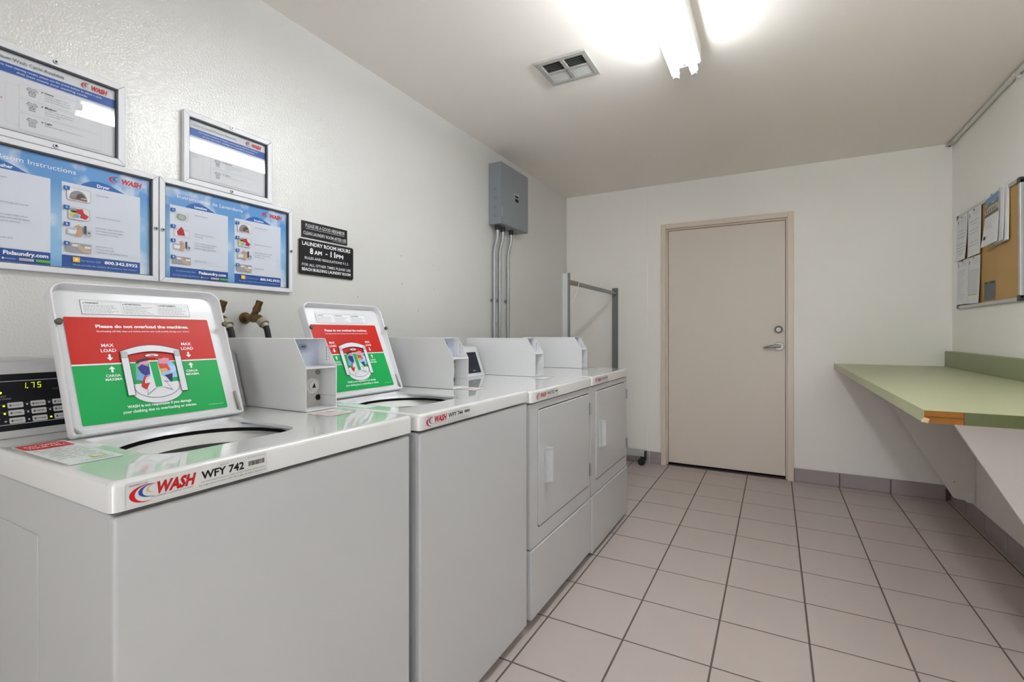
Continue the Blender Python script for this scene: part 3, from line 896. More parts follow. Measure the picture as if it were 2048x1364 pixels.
def washer_hole(hx0, hx1, hy0, hy1):
    """opening outline: square at the back, rounded towards the front"""
    pts = []
    for (cx, cy, a0, r, n) in ((hx0, hy0, PI, .010, 3), (hx1, hy0, 1.5 * PI, .060, 9), (hx1, hy1, 0, .050, 9), (hx0, hy1, .5 * PI, .010, 3)):
        ox = cx + r * (1 if cx == hx0 else -1); oy = cy + r * (1 if cy == hy0 else -1)
        for i in range(n + 1):
            a = a0 + i / n * PI / 2
            pts.append((ox + r * math.cos(a), oy + r * math.sin(a)))
        if cx == hx0 and cy == hy0:
            pts += [(hx0 + (hx1 - hx0) * q, hy0) for q in (.2, .4, .6)]
        elif cx == hx1 and cy == hy0:
            pts += [(hx1, hy0 + (hy1 - hy0) * q) for q in (.35, .5, .65)]
        elif cx == hx1:
            pts += [(hx0 + (hx1 - hx0) * q, hy1) for q in (.6, .4, .2)]
        else:
            pts += [(hx0, hy0 + (hy1 - hy0) * q) for q in (.85, .7, .5, .3, .15)]
    return pts

def sticker_overload(parent, w, h, u0, v0):
    P = Print((0, u0, 0)); P.o = Vector((0.0012, 0, 0)) + Vector((0, u0, v0))
    W = w; H = h; mid = .131
    RED, GRN, WHT = 'b81d12', '0f9c4e', 'e3e5ea'
    P.rrect(0, W, 0, H, .004, WHT); P.lay()
    P.poly(rounded(.0003, W - .0003, .0003, mid - .0016, (.004, .004, .0005, .0005)), GRN)
    P.poly(rounded(.0003, W - .0003, mid + .0016, H - .0003, (.0005, .0005, .004, .004)), RED); P.lay()
    P.text('Please do not overload the machines.', W / 2 + .001, H * .895, .0072, WHT, w=.190, align='c', bold=.035)
    P.text('Overloading will fully clean and clothes prevent and could possibly damage your clothes.', W / 2 + .001, H * .853, .0036, WHT, w=.190, align='c', bold=.012)
    for cu, r in ((.068, 0), (.229, 0)):
        P.text('MAX', cu, .1705, .0072, WHT, align='c', bold=.02); P.text('LOAD', cu, .1585, .0072, WHT, align='c', bold=.02)
        P.rect(cu - .002, cu + .002, .1440, .1530, WHT)
        P.poly([(cu - .006, .1452), (cu, .1385), (cu + .006, .1452)], WHT)
        P.rect(cu - .002, cu + .002, .1110, .1200, WHT)
        P.poly([(cu - .006, .1185), (cu, .1255), (cu + .006, .1185)], WHT)
        P.text('CARGA', cu, .1010, .0054, WHT, align='c', bold=.02); P.text('MÁXIMA', cu, .0925, .0054, WHT, align='c', bold=.02)
    P.text('WASH is not responsible if you damage', W / 2, .0270, .0060, WHT, w=.130, align='c', bold=.025)
    P.text('your clothing due to overloading or misuse.', W / 2, .0160, .0060, WHT, w=.150, align='c', bold=.025)
    P.text('©2014 WASH Multifamily Laundry', W - .045, .012, .0022, 'bfe0c9', w=.036, bold=0)
    # the drawing of the drum, cut open
    c = W / 2 + .001; K = '2b2d33'; G = 'd5d8de'
    P.lay()
    P.poly([(c + .053 * math.cos(t), .064 + .033 * math.sin(t)) for t in [2 * PI * i / 36 for i in range(36)]], K); P.lay()
    P.poly([(c + .0520 * math.cos(t), .064 + .0320 * math.sin(t)) for t in [2 * PI * i / 36 for i in range(36)]], G); P.lay()
    P.poly([(c + .046 * math.cos(t), .071 + .027 * math.sin(t)) for t in [2 * PI * i / 36 for i in range(36)]], K); P.lay()
    P.poly([(c + .0453 * math.cos(t), .0716 + .0264 * math.sin(t)) for t in [2 * PI * i / 36 for i in range(36)]], G); P.lay()
    P.rect(c - .047, c + .047, .088, mid - .0016, GRN)
    P.rect(c - .044, c + .044, .080, .0881, GRN); P.lay()
    def pl(pts, m): P.poly([(c + a * (.00118 if abs(a) > 13.5 else .001), .060 + b * .001) for a, b in pts], m)
    # tangled washing
    pl([(-34, 30), (-30, 66), (-12, 76), (-9, 30)], '6aa58a'); pl([(9, 30), (12, 78), (28, 74), (37, 62), (38, 30)], '8fb9dd'); P.lay()
    pl([(-26, 60), (-10, 66), (-9, 74), (-22, 72)], 'cf8fae'); pl([(-34, 30), (-22, 26), (-9, 34), (-12, 44), (-30, 44)], '6f9fd6')
    pl([(-30, 74), (-16, 80), (-9, 80), (-9, 75), (-18, 72), (-28, 68)], '2c2f31')
    pl([(10, 72), (20, 80), (30, 78), (26, 66), (14, 66)], 'd98aa6'); pl([(24, 60), (38, 58), (38, 46), (28, 42), (20, 50)], 'a9c4e6'); P.lay()
    pl([(-28, 58), (-20, 66), (-9, 58), (-9, 42), (-18, 38), (-24, 46)], '2c2f82')
    pl([(9, 66), (24, 64), (28, 50), (24, 46), (20, 54), (9, 52)], 'd04a2c'); P.lay()
    pl([(9, 50), (22, 52), (18, 44), (9, 42)], 'd6a04a'); pl([(14, 36), (30, 40), (26, 18), (20, 26)], '27285f')
    pl([(-28, 14), (-20, 38), (-10, 36), (-12, 8), (-22, 6)], 'c02a2c'); P.lay()
    # agitator
    pl([(-10, 74), (10, 74), (10, 71), (-10, 71)], WHT)
    pl([(-9, 72), (9, 72), (13, 8), (-13, 8)], G); P.lay()
    pl([(-8, 71), (8, 71), (9, 10), (-5, 9)], '18a056')
    pl([(-9, 42), (-11, 38), (-13, 24), (-17, 12), (-23, -4), (-22, -6), (-6, 7), (-5, 12)], G)
    pl([(9, 42), (11, 38), (13, 26), (17, 14), (27, 1), (26, -1), (9, 8), (9, 12)], G)
    pl([(-11, 38), (-16, 35), (-20, 28), (-21, 20), (-13, 20)], G); pl([(11, 38), (16, 34), (20, 27), (22, 20), (13, 22)], G); P.lay()
    P.line([(c - .011, .098), (c - .016, .095), (c - .020, .088), (c - .0215, .080), (c - .013, .080)], .0006, K)
    P.line([(c + .011, .098), (c + .016, .094), (c + .020, .087), (c + .022, .080), (c + .013, .082)], .0006, K)
    P.line([(c - .022, .066), (c - .024, .052), (c - .006, .066)], .0007, K); P.line([(c + .012, .068), (c + .028, .060), (c + .016, .084)], .0007, K)
    P.ell(c, .146, .0135, .0038, WHT); P.rect(c - .009, c + .009, .139, .1445, 'c22c1e'); P.lay(); P.ell(c, .1465, .007, .0016, 'b9bcc2'); P.ell(c, .1466, .0045, .0009, K, 14)
    # cut-open wall: two posts and the rim arch
    def arch(off, vv, m):
        n = 18
        outer = [(c + (-.060 - off) + (.120 + 2 * off) * i / n, vv + off + .0135 * math.sin(PI * i / n)) for i in range(n + 1)]
        inner = [(c + (-.058 + off) + (.116 - 2 * off) * i / n, vv - .0115 - off + .0100 * math.sin(PI * i / n)) for i in range(n + 1)]
        P.poly(outer + inner[::-1], m)
    for off, m in ((.0011, K), (0, G)):
        for sg in (-1, 1):
            P.poly([(c + sg * (.0605 + off), .158 + off), (c + sg * (.0475 - off), .158 + off), (c + sg * (.0475 - off), .055 - off), (c + sg * (.0605 + off), .055 - off)], m)
        arch(off, .158, m); P.lay()
    for sg in (-1, 1):
        P.rrect(c + sg * .054 - .0062, c + sg * .054 + .0062, .142, .1565, .0025, K); 
    P.lay()
    for sg in (-1, 1):
        P.rrect(c + sg * .054 - .0057, c + sg * .054 + .0057, .1425, .156, .0022, 'b5b8be')
    return P.build('load_sticker', parent)

def washer_lid(parent, x, y, z, w, L, tilt, label_kind):
    """lid plane: local y 0..w, local z 0..L along the lid, local +x towards the room"""
    o = MB()
    base = rounded(0, w, 0, L, (.008, .008, .030, .030), 7)
    def inset(d):
        return rounded(d, w - d, d, L - d, (max(.008 - d, .002), max(.008 - d, .002), .030 - d, .030 - d), 7)
    def hgt(p):
        t = min(max((p[1] - .18) / .05, 0), 1)
        k = .004 * math.exp(-((p[1] - .24) / .015) ** 2)
        return .009 + .011 * t * t * (3 - 2 * t) + k
    back = [(-.010, p[0], p[1]) for p in base]
    r1 = [(hgt(q) - .002, p[0], p[1]) for p, q in zip(base, base)]
    r2 = [(hgt(q), p[0], p[1]) for p, q in zip(inset(.002), base)]
    r3 = [(hgt(q) - .001, p[0], p[1]) for p, q in zip(inset(.005), base)]
    r4 = [(.0015, p[0], p[1]) for p in inset(.009)]
    r5 = [(.0, p[0], p[1]) for p in inset(.012)]
    n = len(base)
    allr = [back, r1, r2, r3, r4, r5]
    vs = sum(allr, [])
    fs = []
    for k in range(len(allr) - 1):
        fs += [(k * n + i, k * n + (i + 1) % n, (k + 1) * n + (i + 1) % n, (k + 1) * n + i) for i in range(n)]
    o.add(vs, fs)
    o.add(r5, [tuple(range(n))]); o.add(back, [tuple(range(n - 1, -1, -1))])
    lid = o.build('lid', M_LID, parent, sharp=50, loc=(x, y, z))
    lid.rotation_euler = (0, -tilt, 0)
    sticker_overload(lid, .294, .241, .021, .020)
    P = Print((.0010, .055, .268))
    ww, hh = .220, .034
    P.rect(0, ww, 0, hh, '56585c'); P.lay(); P.rect(.0006, ww - .0006, .0006, hh - .0006, 'dcdee2'); P.lay()
    heads = ('▲ WARNING', '▲ ADVERTENCIA', '▲ AVERTISSEMENT')
    rng = random.Random(5)
    for k in range(3):
        u = .004 + k * .073
        P.text(('WARNING', 'ADVERTENCIA', 'AVERTISSEMENT')[k], u + .004, hh - .0085, .0034, '2f3033', bold=.03)
        P.poly([(u, hh - .0085), (u + .003, hh - .0085), (u + .0015, hh - .0055)], '2f3033')
        for j in range(6):
            P.greek(u, u + .066 * (.7 + .3 * rng.random()), hh - .013 - j * .0033, .0016, '6b6d72', rng)
        P.rect(u + .070, u + .0703, .002, hh - .003, '8c8e92')
    P.greek(.03, .19, hh - .0032, .0014, '8c8e92', rng)
    P.build('warning_label', lid)
    for uu in (.006, w - .006):
        k = MB(); k.cyl((hgt((0, .24)) - .003, uu, .240), (hgt((0, .24)) + .004, uu, .240), .0068, 16, r2=.006)
        k.build('bumper', mat('bumper_rubber', '4f4a42', rough=.6), lid, sharp=50)
    k = MB(); k.tube([(.004, w - .011, .060), (.005, w - .010, .030), (.006, w - .008, .010), (.004, w - .012, .002)], .0022, 8)
    k.box(.001, .004, w - .0125, w - .0105, .012, .06)
    k.build('hinge_spring', M_CHROME, lid)
    k = MB(); k.tube([(.004, .006, .018), (.008, .012, .008), (.006, .016, .002)], .0026, 8); k.build('hinge_pin', M_CHROME, lid)
    return lid

def console(parent, x, y0, y1, z, top, depth, name='console'):
    """slanted control housing; x base front edge"""
    dx = .075
    prof = [(x, 0), (x - dx * .62, top - .026), (x - dx * .72, top - .006), (x - dx * .95, top), (x - depth, top), (x - depth, 0)]
    o = MB().prism([(p[0], p[1] + z) for p in prof], 1, y0, y1).build(name, M_ENAMEL, parent, bevel=.003, seg=3)
    sl = Vector((-dx * .62, 0, top - .026)); L = sl.length; sl.normalize()
    N = Vector((sl.z, 0, -sl.x))
    return o, Vector((x, 0, z)), sl, N, L

def make_washer(y0, y1, deck, slab_b, panel_x, name_label, number, box_x, box_y, lid_x, lid_y, lid_top_dx, sticker_y, first):
    t = thing('washing_machine', name_label, 'washing machine', (0, y0, 0), group='top loading washers with raised lids')
    W = y1 - y0
    # cabinet
    cab = MB().box(-1.50, panel_x - .014, .008, W - .008, .030, slab_b - .007).box(-1.49, panel_x - .03, .016, W - .016, slab_b - .007, slab_b, 1).build('cabinet', [M_ENAMEL, M_DARK], t, bevel=.003)  # black neck paints in the shade of the gap under the deck
    # embossed stiffening panel on the side
    if first:
        MB().box(-1.42, -1.085, .0062, .0085, .12, slab_b - .085).build('side_panel', M_ENAMEL, t, bevel=.002)
    MB().box(panel_x - .020, panel_x, .006, W - .006, .036, slab_b - .008).build('front_panel', M_ENAMEL, t, bevel=.006, seg=4)
    for px in (panel_x - .06, -1.42):
        for py in (.06, W - .06):
            MB().cyl((px, py, 0), (px, py, .031), .018, 12).build('foot', M_BLACKPL, t)
    hole = washer_hole(lid_x + .010, -.922, lid_y - y0 + .016, lid_y - y0 + .304)
    deck_shell(t, -1.50, -.818, 0, W, slab_b, deck, hole)
    # basin: from the hole down to the round tub mouth
    n = len(hole)
    cx = sum(p[0] for p in hole) / n; hcx = lid_x + .168; hcy = lid_y - y0 + .172
    b = MB()
    ang = [math.atan2(p[1] - hcy, p[0] - hcx) for p in hole]
    rx, ry = .158, .166
    rings = [[(p[0], p[1], deck) for p in hole], [(hcx + (p[0] - hcx) * .985, hcy + (p[1] - hcy) * .985, deck - .006) for p in hole]]
    el = [(hcx + rx * math.cos(a), hcy + ry * math.sin(a)) for a in ang]
    rings.append([(h_[0] * .35 + e_[0] * .65, h_[1] * .35 + e_[1] * .65, deck - .009) for h_, e_ in zip(rings[1], el)])
    rings.append([(e_[0], e_[1], deck - .011) for e_ in el])
    rings.append([(hcx + (e_[0] - hcx) * .97, hcy + (e_[1] - hcy) * .97, deck - .018) for e_ in el])
    for r0, r1 in zip(rings, rings[1:]):
        b.add(r0 + r1, [(i, (i + 1) % n, (i + 1) % n + n, i + n) for i in range(n)])
    me_o = b.build('lid_well', M_LID, t, sharp=60)
    # inner wall blackened as the rim's shadow + white tub ring + tub wall
    def ringset(specs, name, m):
        q = MB(); N_ = 40
        rr = [[(hcx + a * rx * math.cos(2 * PI * i / N_), hcy + a * ry * math.sin(2 * PI * i / N_), deck + z_) for i in range(N_)] for a, z_ in specs]
        for r0, r1 in zip(rr, rr[1:]):
            q.add(r0 + r1, [(i, (i + 1) % N_, (i + 1) % N_ + N_, i + N_) for i in range(N_)])
        if name == 'tub':
            q.add(rr[-1], [tuple(range(N_))])
        return q.build(name, m, t, sharp=60)
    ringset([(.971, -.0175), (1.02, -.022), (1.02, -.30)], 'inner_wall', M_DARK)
    ringset([(1.0, -.040), (.985, -.030), (.95, -.026), (.86, -.030), (.72, -.042), (.66, -.060), (.66, -.30), (.30, -.34)], 'tub', mat('tub_enamel', 'cfd0cf', rough=.35))
    # lid
    L = .335
    tilt = math.asin(lid_top_dx / L)
    washer_lid(t, lid_x, lid_y - y0, deck + .004, .350, L, tilt, 0)
    # console + panel
    cend = (box_y - y0) - .004
    co, O, sl, N, Ls = console(t, -1.338, .004, cend, deck, .158, .16)
    P = Print(O + Vector((0, .043, 0)) + sl * .016 + N * .0004, U=(0, 1, 0), V=sl, N=N)
    pw, ph = cend - .068, .118
    P.rect(-.033, pw, 0, ph, '17181d'); P.lay()
    for vv in (.012, .102): P.rect(-.033, pw, vv, vv + .0011, 'c9cace')
    for vv in (.0385, .0545): P.rect(-.033, pw * .4, vv, vv + .0006, '6d6e72')
    P.text('SELECT', -.005, .070, .0030, '9c9ea3', align='c'); P.text('WASH CYCLE', -.005, .0645, .0030, '9c9ea3', align='c')
    P.text('RINSE', .079, .0795, .0026, '6d6e72', align='c')
    for k, s_ in enumerate(('Soil', 'Speed', 'Temp')): P.text(s_, -.010, .054 - .0145 * k, .0028, '9c9ea3', align='r')
    P.build('control_panel', co)
    labels = (('LIGHT', 'MEDIUM', 'HEAVY'), ('NORMAL', 'PERM PRESS', 'DELICATE'), ('HOT', 'WARM', 'COLD'))
    for r in range(3):
        for c in range(3):
            u = .002 + c * .0345; vv = .0425 - r * .0160
            q = Print(O + Vector((0, .043 + u, 0)) + sl * (.016 + vv + .0035) + N * .0014, U=(0, 1, 0), V=sl, N=N)
            q.rrect(0, .0235, 0, .0115, .002, 'c4c5c6'); q.lay()
            q.text(labels[r][c], .0075, .004, .0030, '3c3d40', w=.013, bold=.01)
            q.ell(.0045, .0055, .0018, .0024, '55565a', 10)
            q.build('button', co)
            lit = (c == 0 and r < 2) or (c == 2 and r == 2)
            q = Print(O + Vector((0, .043 + u - .0052, 0)) + sl * (.016 + vv + .009) + N * .0014, U=(0, 1, 0), V=sl, N=N)
            q.ell(0, 0, .0018, .0018, mat('led_on', 'c8e030', emit=('c8e020', 1.3)) if lit else 'b9babd', 10)
            q.build('indicator_light', co)
    q = Print(O + Vector((0, .043 - .008, 0)) + sl * (.016 + .079) + N * .0014, U=(0, 1, 0), V=sl, N=N)
    q.poly([(-.0035, -.002), (.0035, -.002), (.0045, .001), (0, .004)], mat('led_on', 'c8e030', emit=('c8e020', 1.3)))
    q.build('indicator_light', co)
    # seven segment price
    q = Print(O + Vector((0, .043 + .030, 0)) + sl * (.016 + .0855) + N * .0014, U=(0, 1, 0), V=sl, N=N)
    LED = mat('led_digits', 'd8f000', emit=('d6ef00', 1.6))
    def seg(u, digit):
        w_, h_, k_ = .0058, .0120, .0011
        S = {'a': (0, w_, h_ - k_, h_), 'g': (0, w_, h_ / 2 - k_ / 2, h_ / 2 + k_ / 2), 'd': (0, w_, 0, k_), 'f': (0, k_, h_ / 2, h_), 'e': (0, k_, 0, h_ / 2), 'b': (w_ - k_, w_, h_ / 2, h_), 'c': (w_ - k_, w_, 0, h_ / 2)}
        for c_ in {'1': 'bc', '7': 'abc', '5': 'afgcd'}[digit]:
            a, b_, c0, c1 = S[c_]; gg = .0003
            q.poly([(u + a + gg + c0 * .12, c0 + gg), (u + b_ - gg + c0 * .12, c0 + gg), (u + b_ - gg + c1 * .12, c1 - gg), (u + a + gg + c1 * .12, c1 - gg)], LED)
    seg(-.003, '1'); seg(.010, '7'); seg(.0205, '5'); q.ell(.0052, .0006, .0009, .0009, LED, 8)
    q.build('price_display', co)
    # coin box
    coin_box(t, box_x, box_y - y0, deck + .001, .103, .195, .42, 0)
    # stickers
    property_sticker(t, 'property_sticker', -.8170, sticker_y, slab_b + .003, .219, deck - slab_b - .009, number)
    P = Print((-1.055, box_y - y0 + .005, deck + .0006), U=(0, 1, 0), V=(-1, 0, 0), N=(0, 0, 1))
    P.o = Vector((-.985, W - .118, deck + .0006))
    P.rect(0, .085, 0, .085, 'b56a70'); P.lay(); P.rect(.002, .083, .002, .083, 'd6d8d9'); P.lay()
    P.rrect(.012, .066, .044, .074, .008, 'b8505a'); P.rect(.010, .075, .016, .019, 'b58a8e'); P.rect(.014, .070, .026, .029, 'b58a8e'); P.lay()
    P.rrect(.0145, .0635, .0465, .0715, .006, 'd6d8d9'); P.lay(); P.text('PAY HERE', .019, .054, .010, 'b8505a', w=.040, bold=.03)
    P.build('deck_sticker', t)
    if first:
        P = Print((-.985, .014, deck + .0006), U=(0, 1, 0), V=(-1, 0, 0), N=(0, 0, 1))
        P.rrect(0, .075, 0, .245, .002, 'd3dcdc'); P.lay()
        P.poly(rounded(.003, .070, .178, .243, (.02, .004, .02, .004)), 'c0222b'); P.lay()
        P.text('PAY WITH', .010, .214, .013, 'e6d5d5', w=.048, bold=.03, shear=.1); P.text('YOUR CELL', .008, .194, .013, 'e6d5d5', w=.056, bold=.03, shear=.1)
        for k in range(7):
            P.greek(.006 + (k % 2) * .004, .066, .162 - k * .017, .0045, '6d7076' if k % 3 else 'b0545a')
        P.rect(.040, .062, .028, .050, 'b9c06a'); P.lay(); P.rect(.044, .058, .034, .044, 'd8dfdc'); P.text('LAUNDRY', .020, .012, .006, '77a090', w=.045)
        P.build('instruction_sticker', t)
    else:
        P = Print((-1.02, .012, deck + .0006), U=(0, 1, 0), V=(-1, 0, 0), N=(0, 0, 1))
        P.rrect(0, .048, 0, .14, .002, 'c9dcd4'); P.lay()
        for k in range(6): P.greek(.005, .042, .125 - k * .02, .0045, '7fae9a')
        P.build('instruction_sticker', t)
    return t

make_washer(.327, .972, .930, .886, -.822, 'white top loading washer nearest camera, tagged WFY 742, lid raised, price display 1.75', 'WFY 742',
            -1.090, .865, -1.212, .420, .128, .018, True)
make_washer(.999, 1.640, .926, .883, -.822, 'white top loading washer tagged WFY 744, second in the row, lid raised', 'WFY 744',
            -1.070, 1.506, -1.232, 1.052, .134, .022, False)

# ================================================================== DRYERS
def make_dryer(y0, y1, deck, slab_b, label, number, box_x, box_y, kb):
    t = thing('dryer', label, 'dryer', (0, y0, 0), group='front loading dryers')
    W = y1 - y0
    MB().box(-1.50, -.845, .004, W - .004, .045, slab_b - .001).build('cabinet', M_ENAMEL, t, bevel=.003)
    # front frame around the door opening
    dz0, dz1, dy0, dy1 = .372, .840, .071, W - .022
    # one piece frame with rounded opening
    q = MB(); outer = rounded(.003, W - .003, .309, slab_b - .006, .005, 5); inner = rounded(dy0, dy1, dz0, dz1, .016, 5)
    n = len(outer)
    for xx, flip in ((-.822, 0), (-.845, 1)):
        q.add([(xx, *p) for p in outer] + [(xx, *p) for p in inner], [(i, (i + 1) % n, (i + 1) % n + n, i + n) for i in range(n)])
    for loop in (outer, inner):
        q.add([(-.822, *p) for p in loop] + [(-.845, *p) for p in loop], [(i, (i + 1) % n, (i + 1) % n + n, i + n) for i in range(n)])
    q.build('front_frame', M_ENAMEL, t, sharp=30)
    MB().box(-.846, -.8445, dy0 - .01, dy1 + .01, dz0 - .01, dz1 + .01).build('recess', mat('recess_shade', '141415', rough=.8), t)  # near-black plate deepens the shade in the gap around the door
    door = MB().prism(rounded(dy0 + .005, dy1 - .005, dz0 + .005, dz1 - .005, .013, 5), 0, -.838, -.8185).build('door', M_ENAMEL, t, bevel=.003, seg=3)
    hy, hz0, hz1 = dy0 + .056, .533, .681
    # grip as a curved blade standing off the plate
    g_ = MB()
    K = 7
    pr = []
    for i in range(K + 1):
        a = i / K
        pr.append((-.8145 + .0015 + .021 * a ** 2.4, hy + .002 + .024 * a))
    outer2 = pr + [(-.790, hy + .031), (-.8145, hy + .034), (-.8145, hy + .002)]
    g_.prism([(p[0], p[1]) for p in outer2], 2, hz0 + .008, hz1 - .008)
    g_.box(-.8185, -.8150, hy - .001, hy + .035, hz0, hz1)
    g_.prism([(-.8145, hy + .002), (-.8145, hy + .034), (-.791, hy + .030), (-.793, hy + .025)], 2, hz0 + .004, hz0 + .009)
    g_.prism([(-.8145, hy + .002), (-.8145, hy + .034), (-.791, hy + .030), (-.793, hy + .025)], 2, hz1 - .009, hz1 - .004)
    g_.build('handle', mat('handle_white', 'b6b8ba', rough=.35), door, sharp=35)
    for hz in (.424, .730):
        hb = MB(); hb.box(-.822, -.816, dy1 - .003, dy1 + .009, hz, hz + .060); hb.cyl((-.814, dy1 + .003, hz), (-.814, dy1 + .003, hz + .060), .0035, 10)
        for k in range(2): hb.cyl((-.816, dy1 + .006, hz + .012 + .034 * k), (-.8145, dy1 + .006, hz + .012 + .034 * k), .002, 8, 1)
        hb.build('hinge', [M_STEEL, M_DARK], t, sharp=45)
    kick = MB().box(-.845, -.816, .003, W - .003, kb, .304).build('kick_panel', M_ENAMEL, t, bevel=.004, seg=3)
    for px in (-.90, -1.42):
        for py in (.05, W - .05):
            MB().cyl((px, py, 0), (px, py, .046), .018, 12).build('foot', M_BLACKPL, t)
    deck_shell(t, -1.50, -.815, 0.001, W - .001, slab_b, deck, None)
    cend = (box_y - y0) - .022
    co, O, sl, N, Ls = console(t, -1.352, .012, cend, deck, .155, .15)
    P = Print(O + Vector((0, .04, 0)) + sl * .018 + N * .0004, U=(0, 1, 0), V=sl, N=N)
    pw = cend - .068
    P.rect(0, pw, 0, .112, '1c2029'); P.lay(); P.text('Dryer', pw - .07, .010, .007, 'b9bcc4', w=.026)
    P.build('control_panel', co)
    coin_box(t, box_x, box_y - y0, deck + .001, .098, .195, .42, 0, near=False)
    property_sticker(t, 'property_sticker', -.8142, .042, slab_b + .004, .217, deck - slab_b - .012, number, True)
    P = Print((-.975, .30, deck + .0006), U=(0, 1, 0), V=(-1, 0, 0), N=(0, 0, 1))
    P.rect(.16, .27, .0, .07, 'b9b9bb'); P.lay(); P.rect(.162, .268, .002, .068, 'd6d7d8'); P.lay()
    for k in range(4): P.greek(.168, .26, .055 - k * .013, .005, '9a7a7c')
    P.build('deck_sticker', t)
    return t
make_dryer(1.654, 2.347, .918, .872, 'white front loading dryer beside the second washer, nearer of the two dryers', 'WAZ 352', -1.066, 2.212, .040)
make_dryer(2.355, 3.026, .918, .872, 'white front loading dryer at the far end of the row', 'WAZ 350', -1.064, 2.878, .018)

# ================================================================== GARMENT RACK behind the dryers
r = thing('garment_rack', 'grey steel rolling garment rack standing in the far left corner', 'clothes rack', (-1.245, 4.20, 0))
def channel(y, z0, z1, name, m, wdt=.047):
    c = MB()
    c.box(-wdt / 2, wdt / 2, y - .0015, y + .0015, z0, z1).box(-wdt / 2, -wdt / 2 + .003, y, y + .022, z0, z1).box(wdt / 2 - .003, wdt / 2, y, y + .022, z0, z1)
    if m is M_GREYLT: c.box(wdt / 2 - .009, wdt / 2 + .0005, y - .003, y + .0225, z0, z1 + .001, 1)
    return c.build(name, [m, M_GREYDK], r)
channel(0, .125, 1.538, 'post', M_GREYDK)
channel(-1.145, .125, 1.546, 'post', M_GREYLT)  # face coloured paler to imitate exposure ghosting; same paint as the far post
br = MB(); br.box(-.012, .012, -1.14, -.002, 1.478, 1.505); br.build('hanging_bar', mat('rack_bar', '8b8d8e', rough=.4, metal=.4), r, bevel=.002)
MB().box(-.0125, .0125, -1.139, -.93, 1.4775, 1.5055).build('tape_wrap', mat('brown_tape', '867868', rough=.6), r)
MB().box(-.008, .010, -.004, -.0017, 1.474, 1.510).build('bar_slot', M_DARK, r)
for yy in (0, -1.145):
    ft = MB().box(-.28, .275, yy - .018, yy + .018, .080, .125).build('foot', M_GREYLT, r, bevel=.002)
    for xx in (-.24, .235):
        if yy < -1 and True:
            pass
        w_ = MB(); w_.cyl((xx, yy - .010, .030), (xx, yy + .010, .030), .0295, 20)
        w_.build('caster_wheel', M_RUBBER, r, sharp=50)
        w_ = MB(); w_.box(xx - .006, xx + .022, yy - .014, yy - .0115, .028, .078).box(xx - .006, xx + .022, yy + .0115, yy + .014, .028, .078).box(xx - .006, xx + .022, yy - .0115, yy + .0115, .070, .0795)
        w_.build('caster_fork', M_BLACKPL, r)
MB().box(.262, .276, -.02, .02, .05, .128).build('end_cap', M_BLACKPL, r, bevel=.002)
# string looped on the bar, thread hanging to the post
st = MB(); pts = []
for i in range(15):
    a = i / 14
    pts.append((.0145, -.93 - .20 * a ** 1.6, 1.508 - .155 * math.sin(a * PI / 2) ** 1.3 - .01 * a))
st.tube([(-.0145, -.925, 1.49), (-.006, -.927, 1.5085), (.008, -.929, 1.5085)] + pts, .0022, 6)
sg = tag(st.build('string', mat('white_string', 'd9d9d4', rough=.8)), 'white string looped over the bar of the garment rack', 'string'); sg.location = (-1.245, 4.20, 0)
st = MB(); st.tube([(.0, -1.14, 1.25), (.0, -.75, 1.243), (.0, -.38, 1.245)], .0009, 5)
# ================================================================== COUNTER
c = thing('counter', 'green laminate counter fixed along the right wall, edge chipped at its near corner', 'counter', (XR, 1.845, 0))
CZ, CT = .913, .038
X0 = -.672
Y1 = YB - 1.845
tp = MB()
tp.box(X0 + .0012, -.001, .0012, Y1 - .001, CZ - CT, CZ - .0012)
tp.build('core', M_CHIP, c)
MB().box(X0, -.001, 0, Y1 - .001, CZ - .0015, CZ).build('top_laminate', M_LAMIN, c)
MB().box(X0, X0 + .0012, .0, Y1 - .001, CZ - CT, CZ - .0015).build('long_edge_laminate', M_LAMIN, c)
MB().box(X0 + .092, -.001, -.0002, .0012, CZ - CT, CZ - .0016).build('end_edge_laminate', M_LAMIND, c)
ch = MB(); ch.box(X0 + .004, X0 + .0915, -.0012, .0011, CZ - CT * .52, CZ - CT * .48).box(X0 + .0905, X0 + .0918, -.0008, .0011, CZ - CT, CZ - .002)
ch.build('chip_edge', mat('dark_board', '6e4415', rough=.8), c)
w_ = MB(); w_.prism([(X0 - .006, CZ - CT + .002), (X0 + .010, CZ - CT - .001), (X0 + .014, CZ - CT + .012), (X0 + .002, CZ - CT + .016)], 1, -.003, .006)
w_.build('splinter', M_CHIPL, c, bevel=.002)
bs = MB(); bs.box(-.040, -.001, 0, Y1 - .001, CZ, CZ + .105); bs.build('backsplash', mat('green_laminate_wall', '878e68', rough=.42), c, bevel=.003)
for k, (by, tpx, th) in enumerate(((3.873, .545, .018), (2.372, .545, .018))):
    yy = by - 1.845
    pr = [(tpx - XR, CZ - CT), (-.001, CZ - CT), (-.001, .118), (-.040, .118), (-.052, .130), (-.085, .133), (-.105, .140)]
    MB().prism(pr, 1, yy, yy + th).build('bracket', M_BRACKET, c, bevel=.0015)
    MB().box(tpx - XR + .02, -.001, yy + th, yy + th + .03, CZ - CT - .04, CZ - CT).build('cleat', M_BRACKET, c, bevel=.002)
hole_ = MB(); hole_.cyl((-.10, 3.873 - 1.845 - .0004, .235), (-.10, 3.873 - 1.845 + .001, .235), .003, 10); hole_.build('nail_head', mat('rust', '7a4a30'), c)

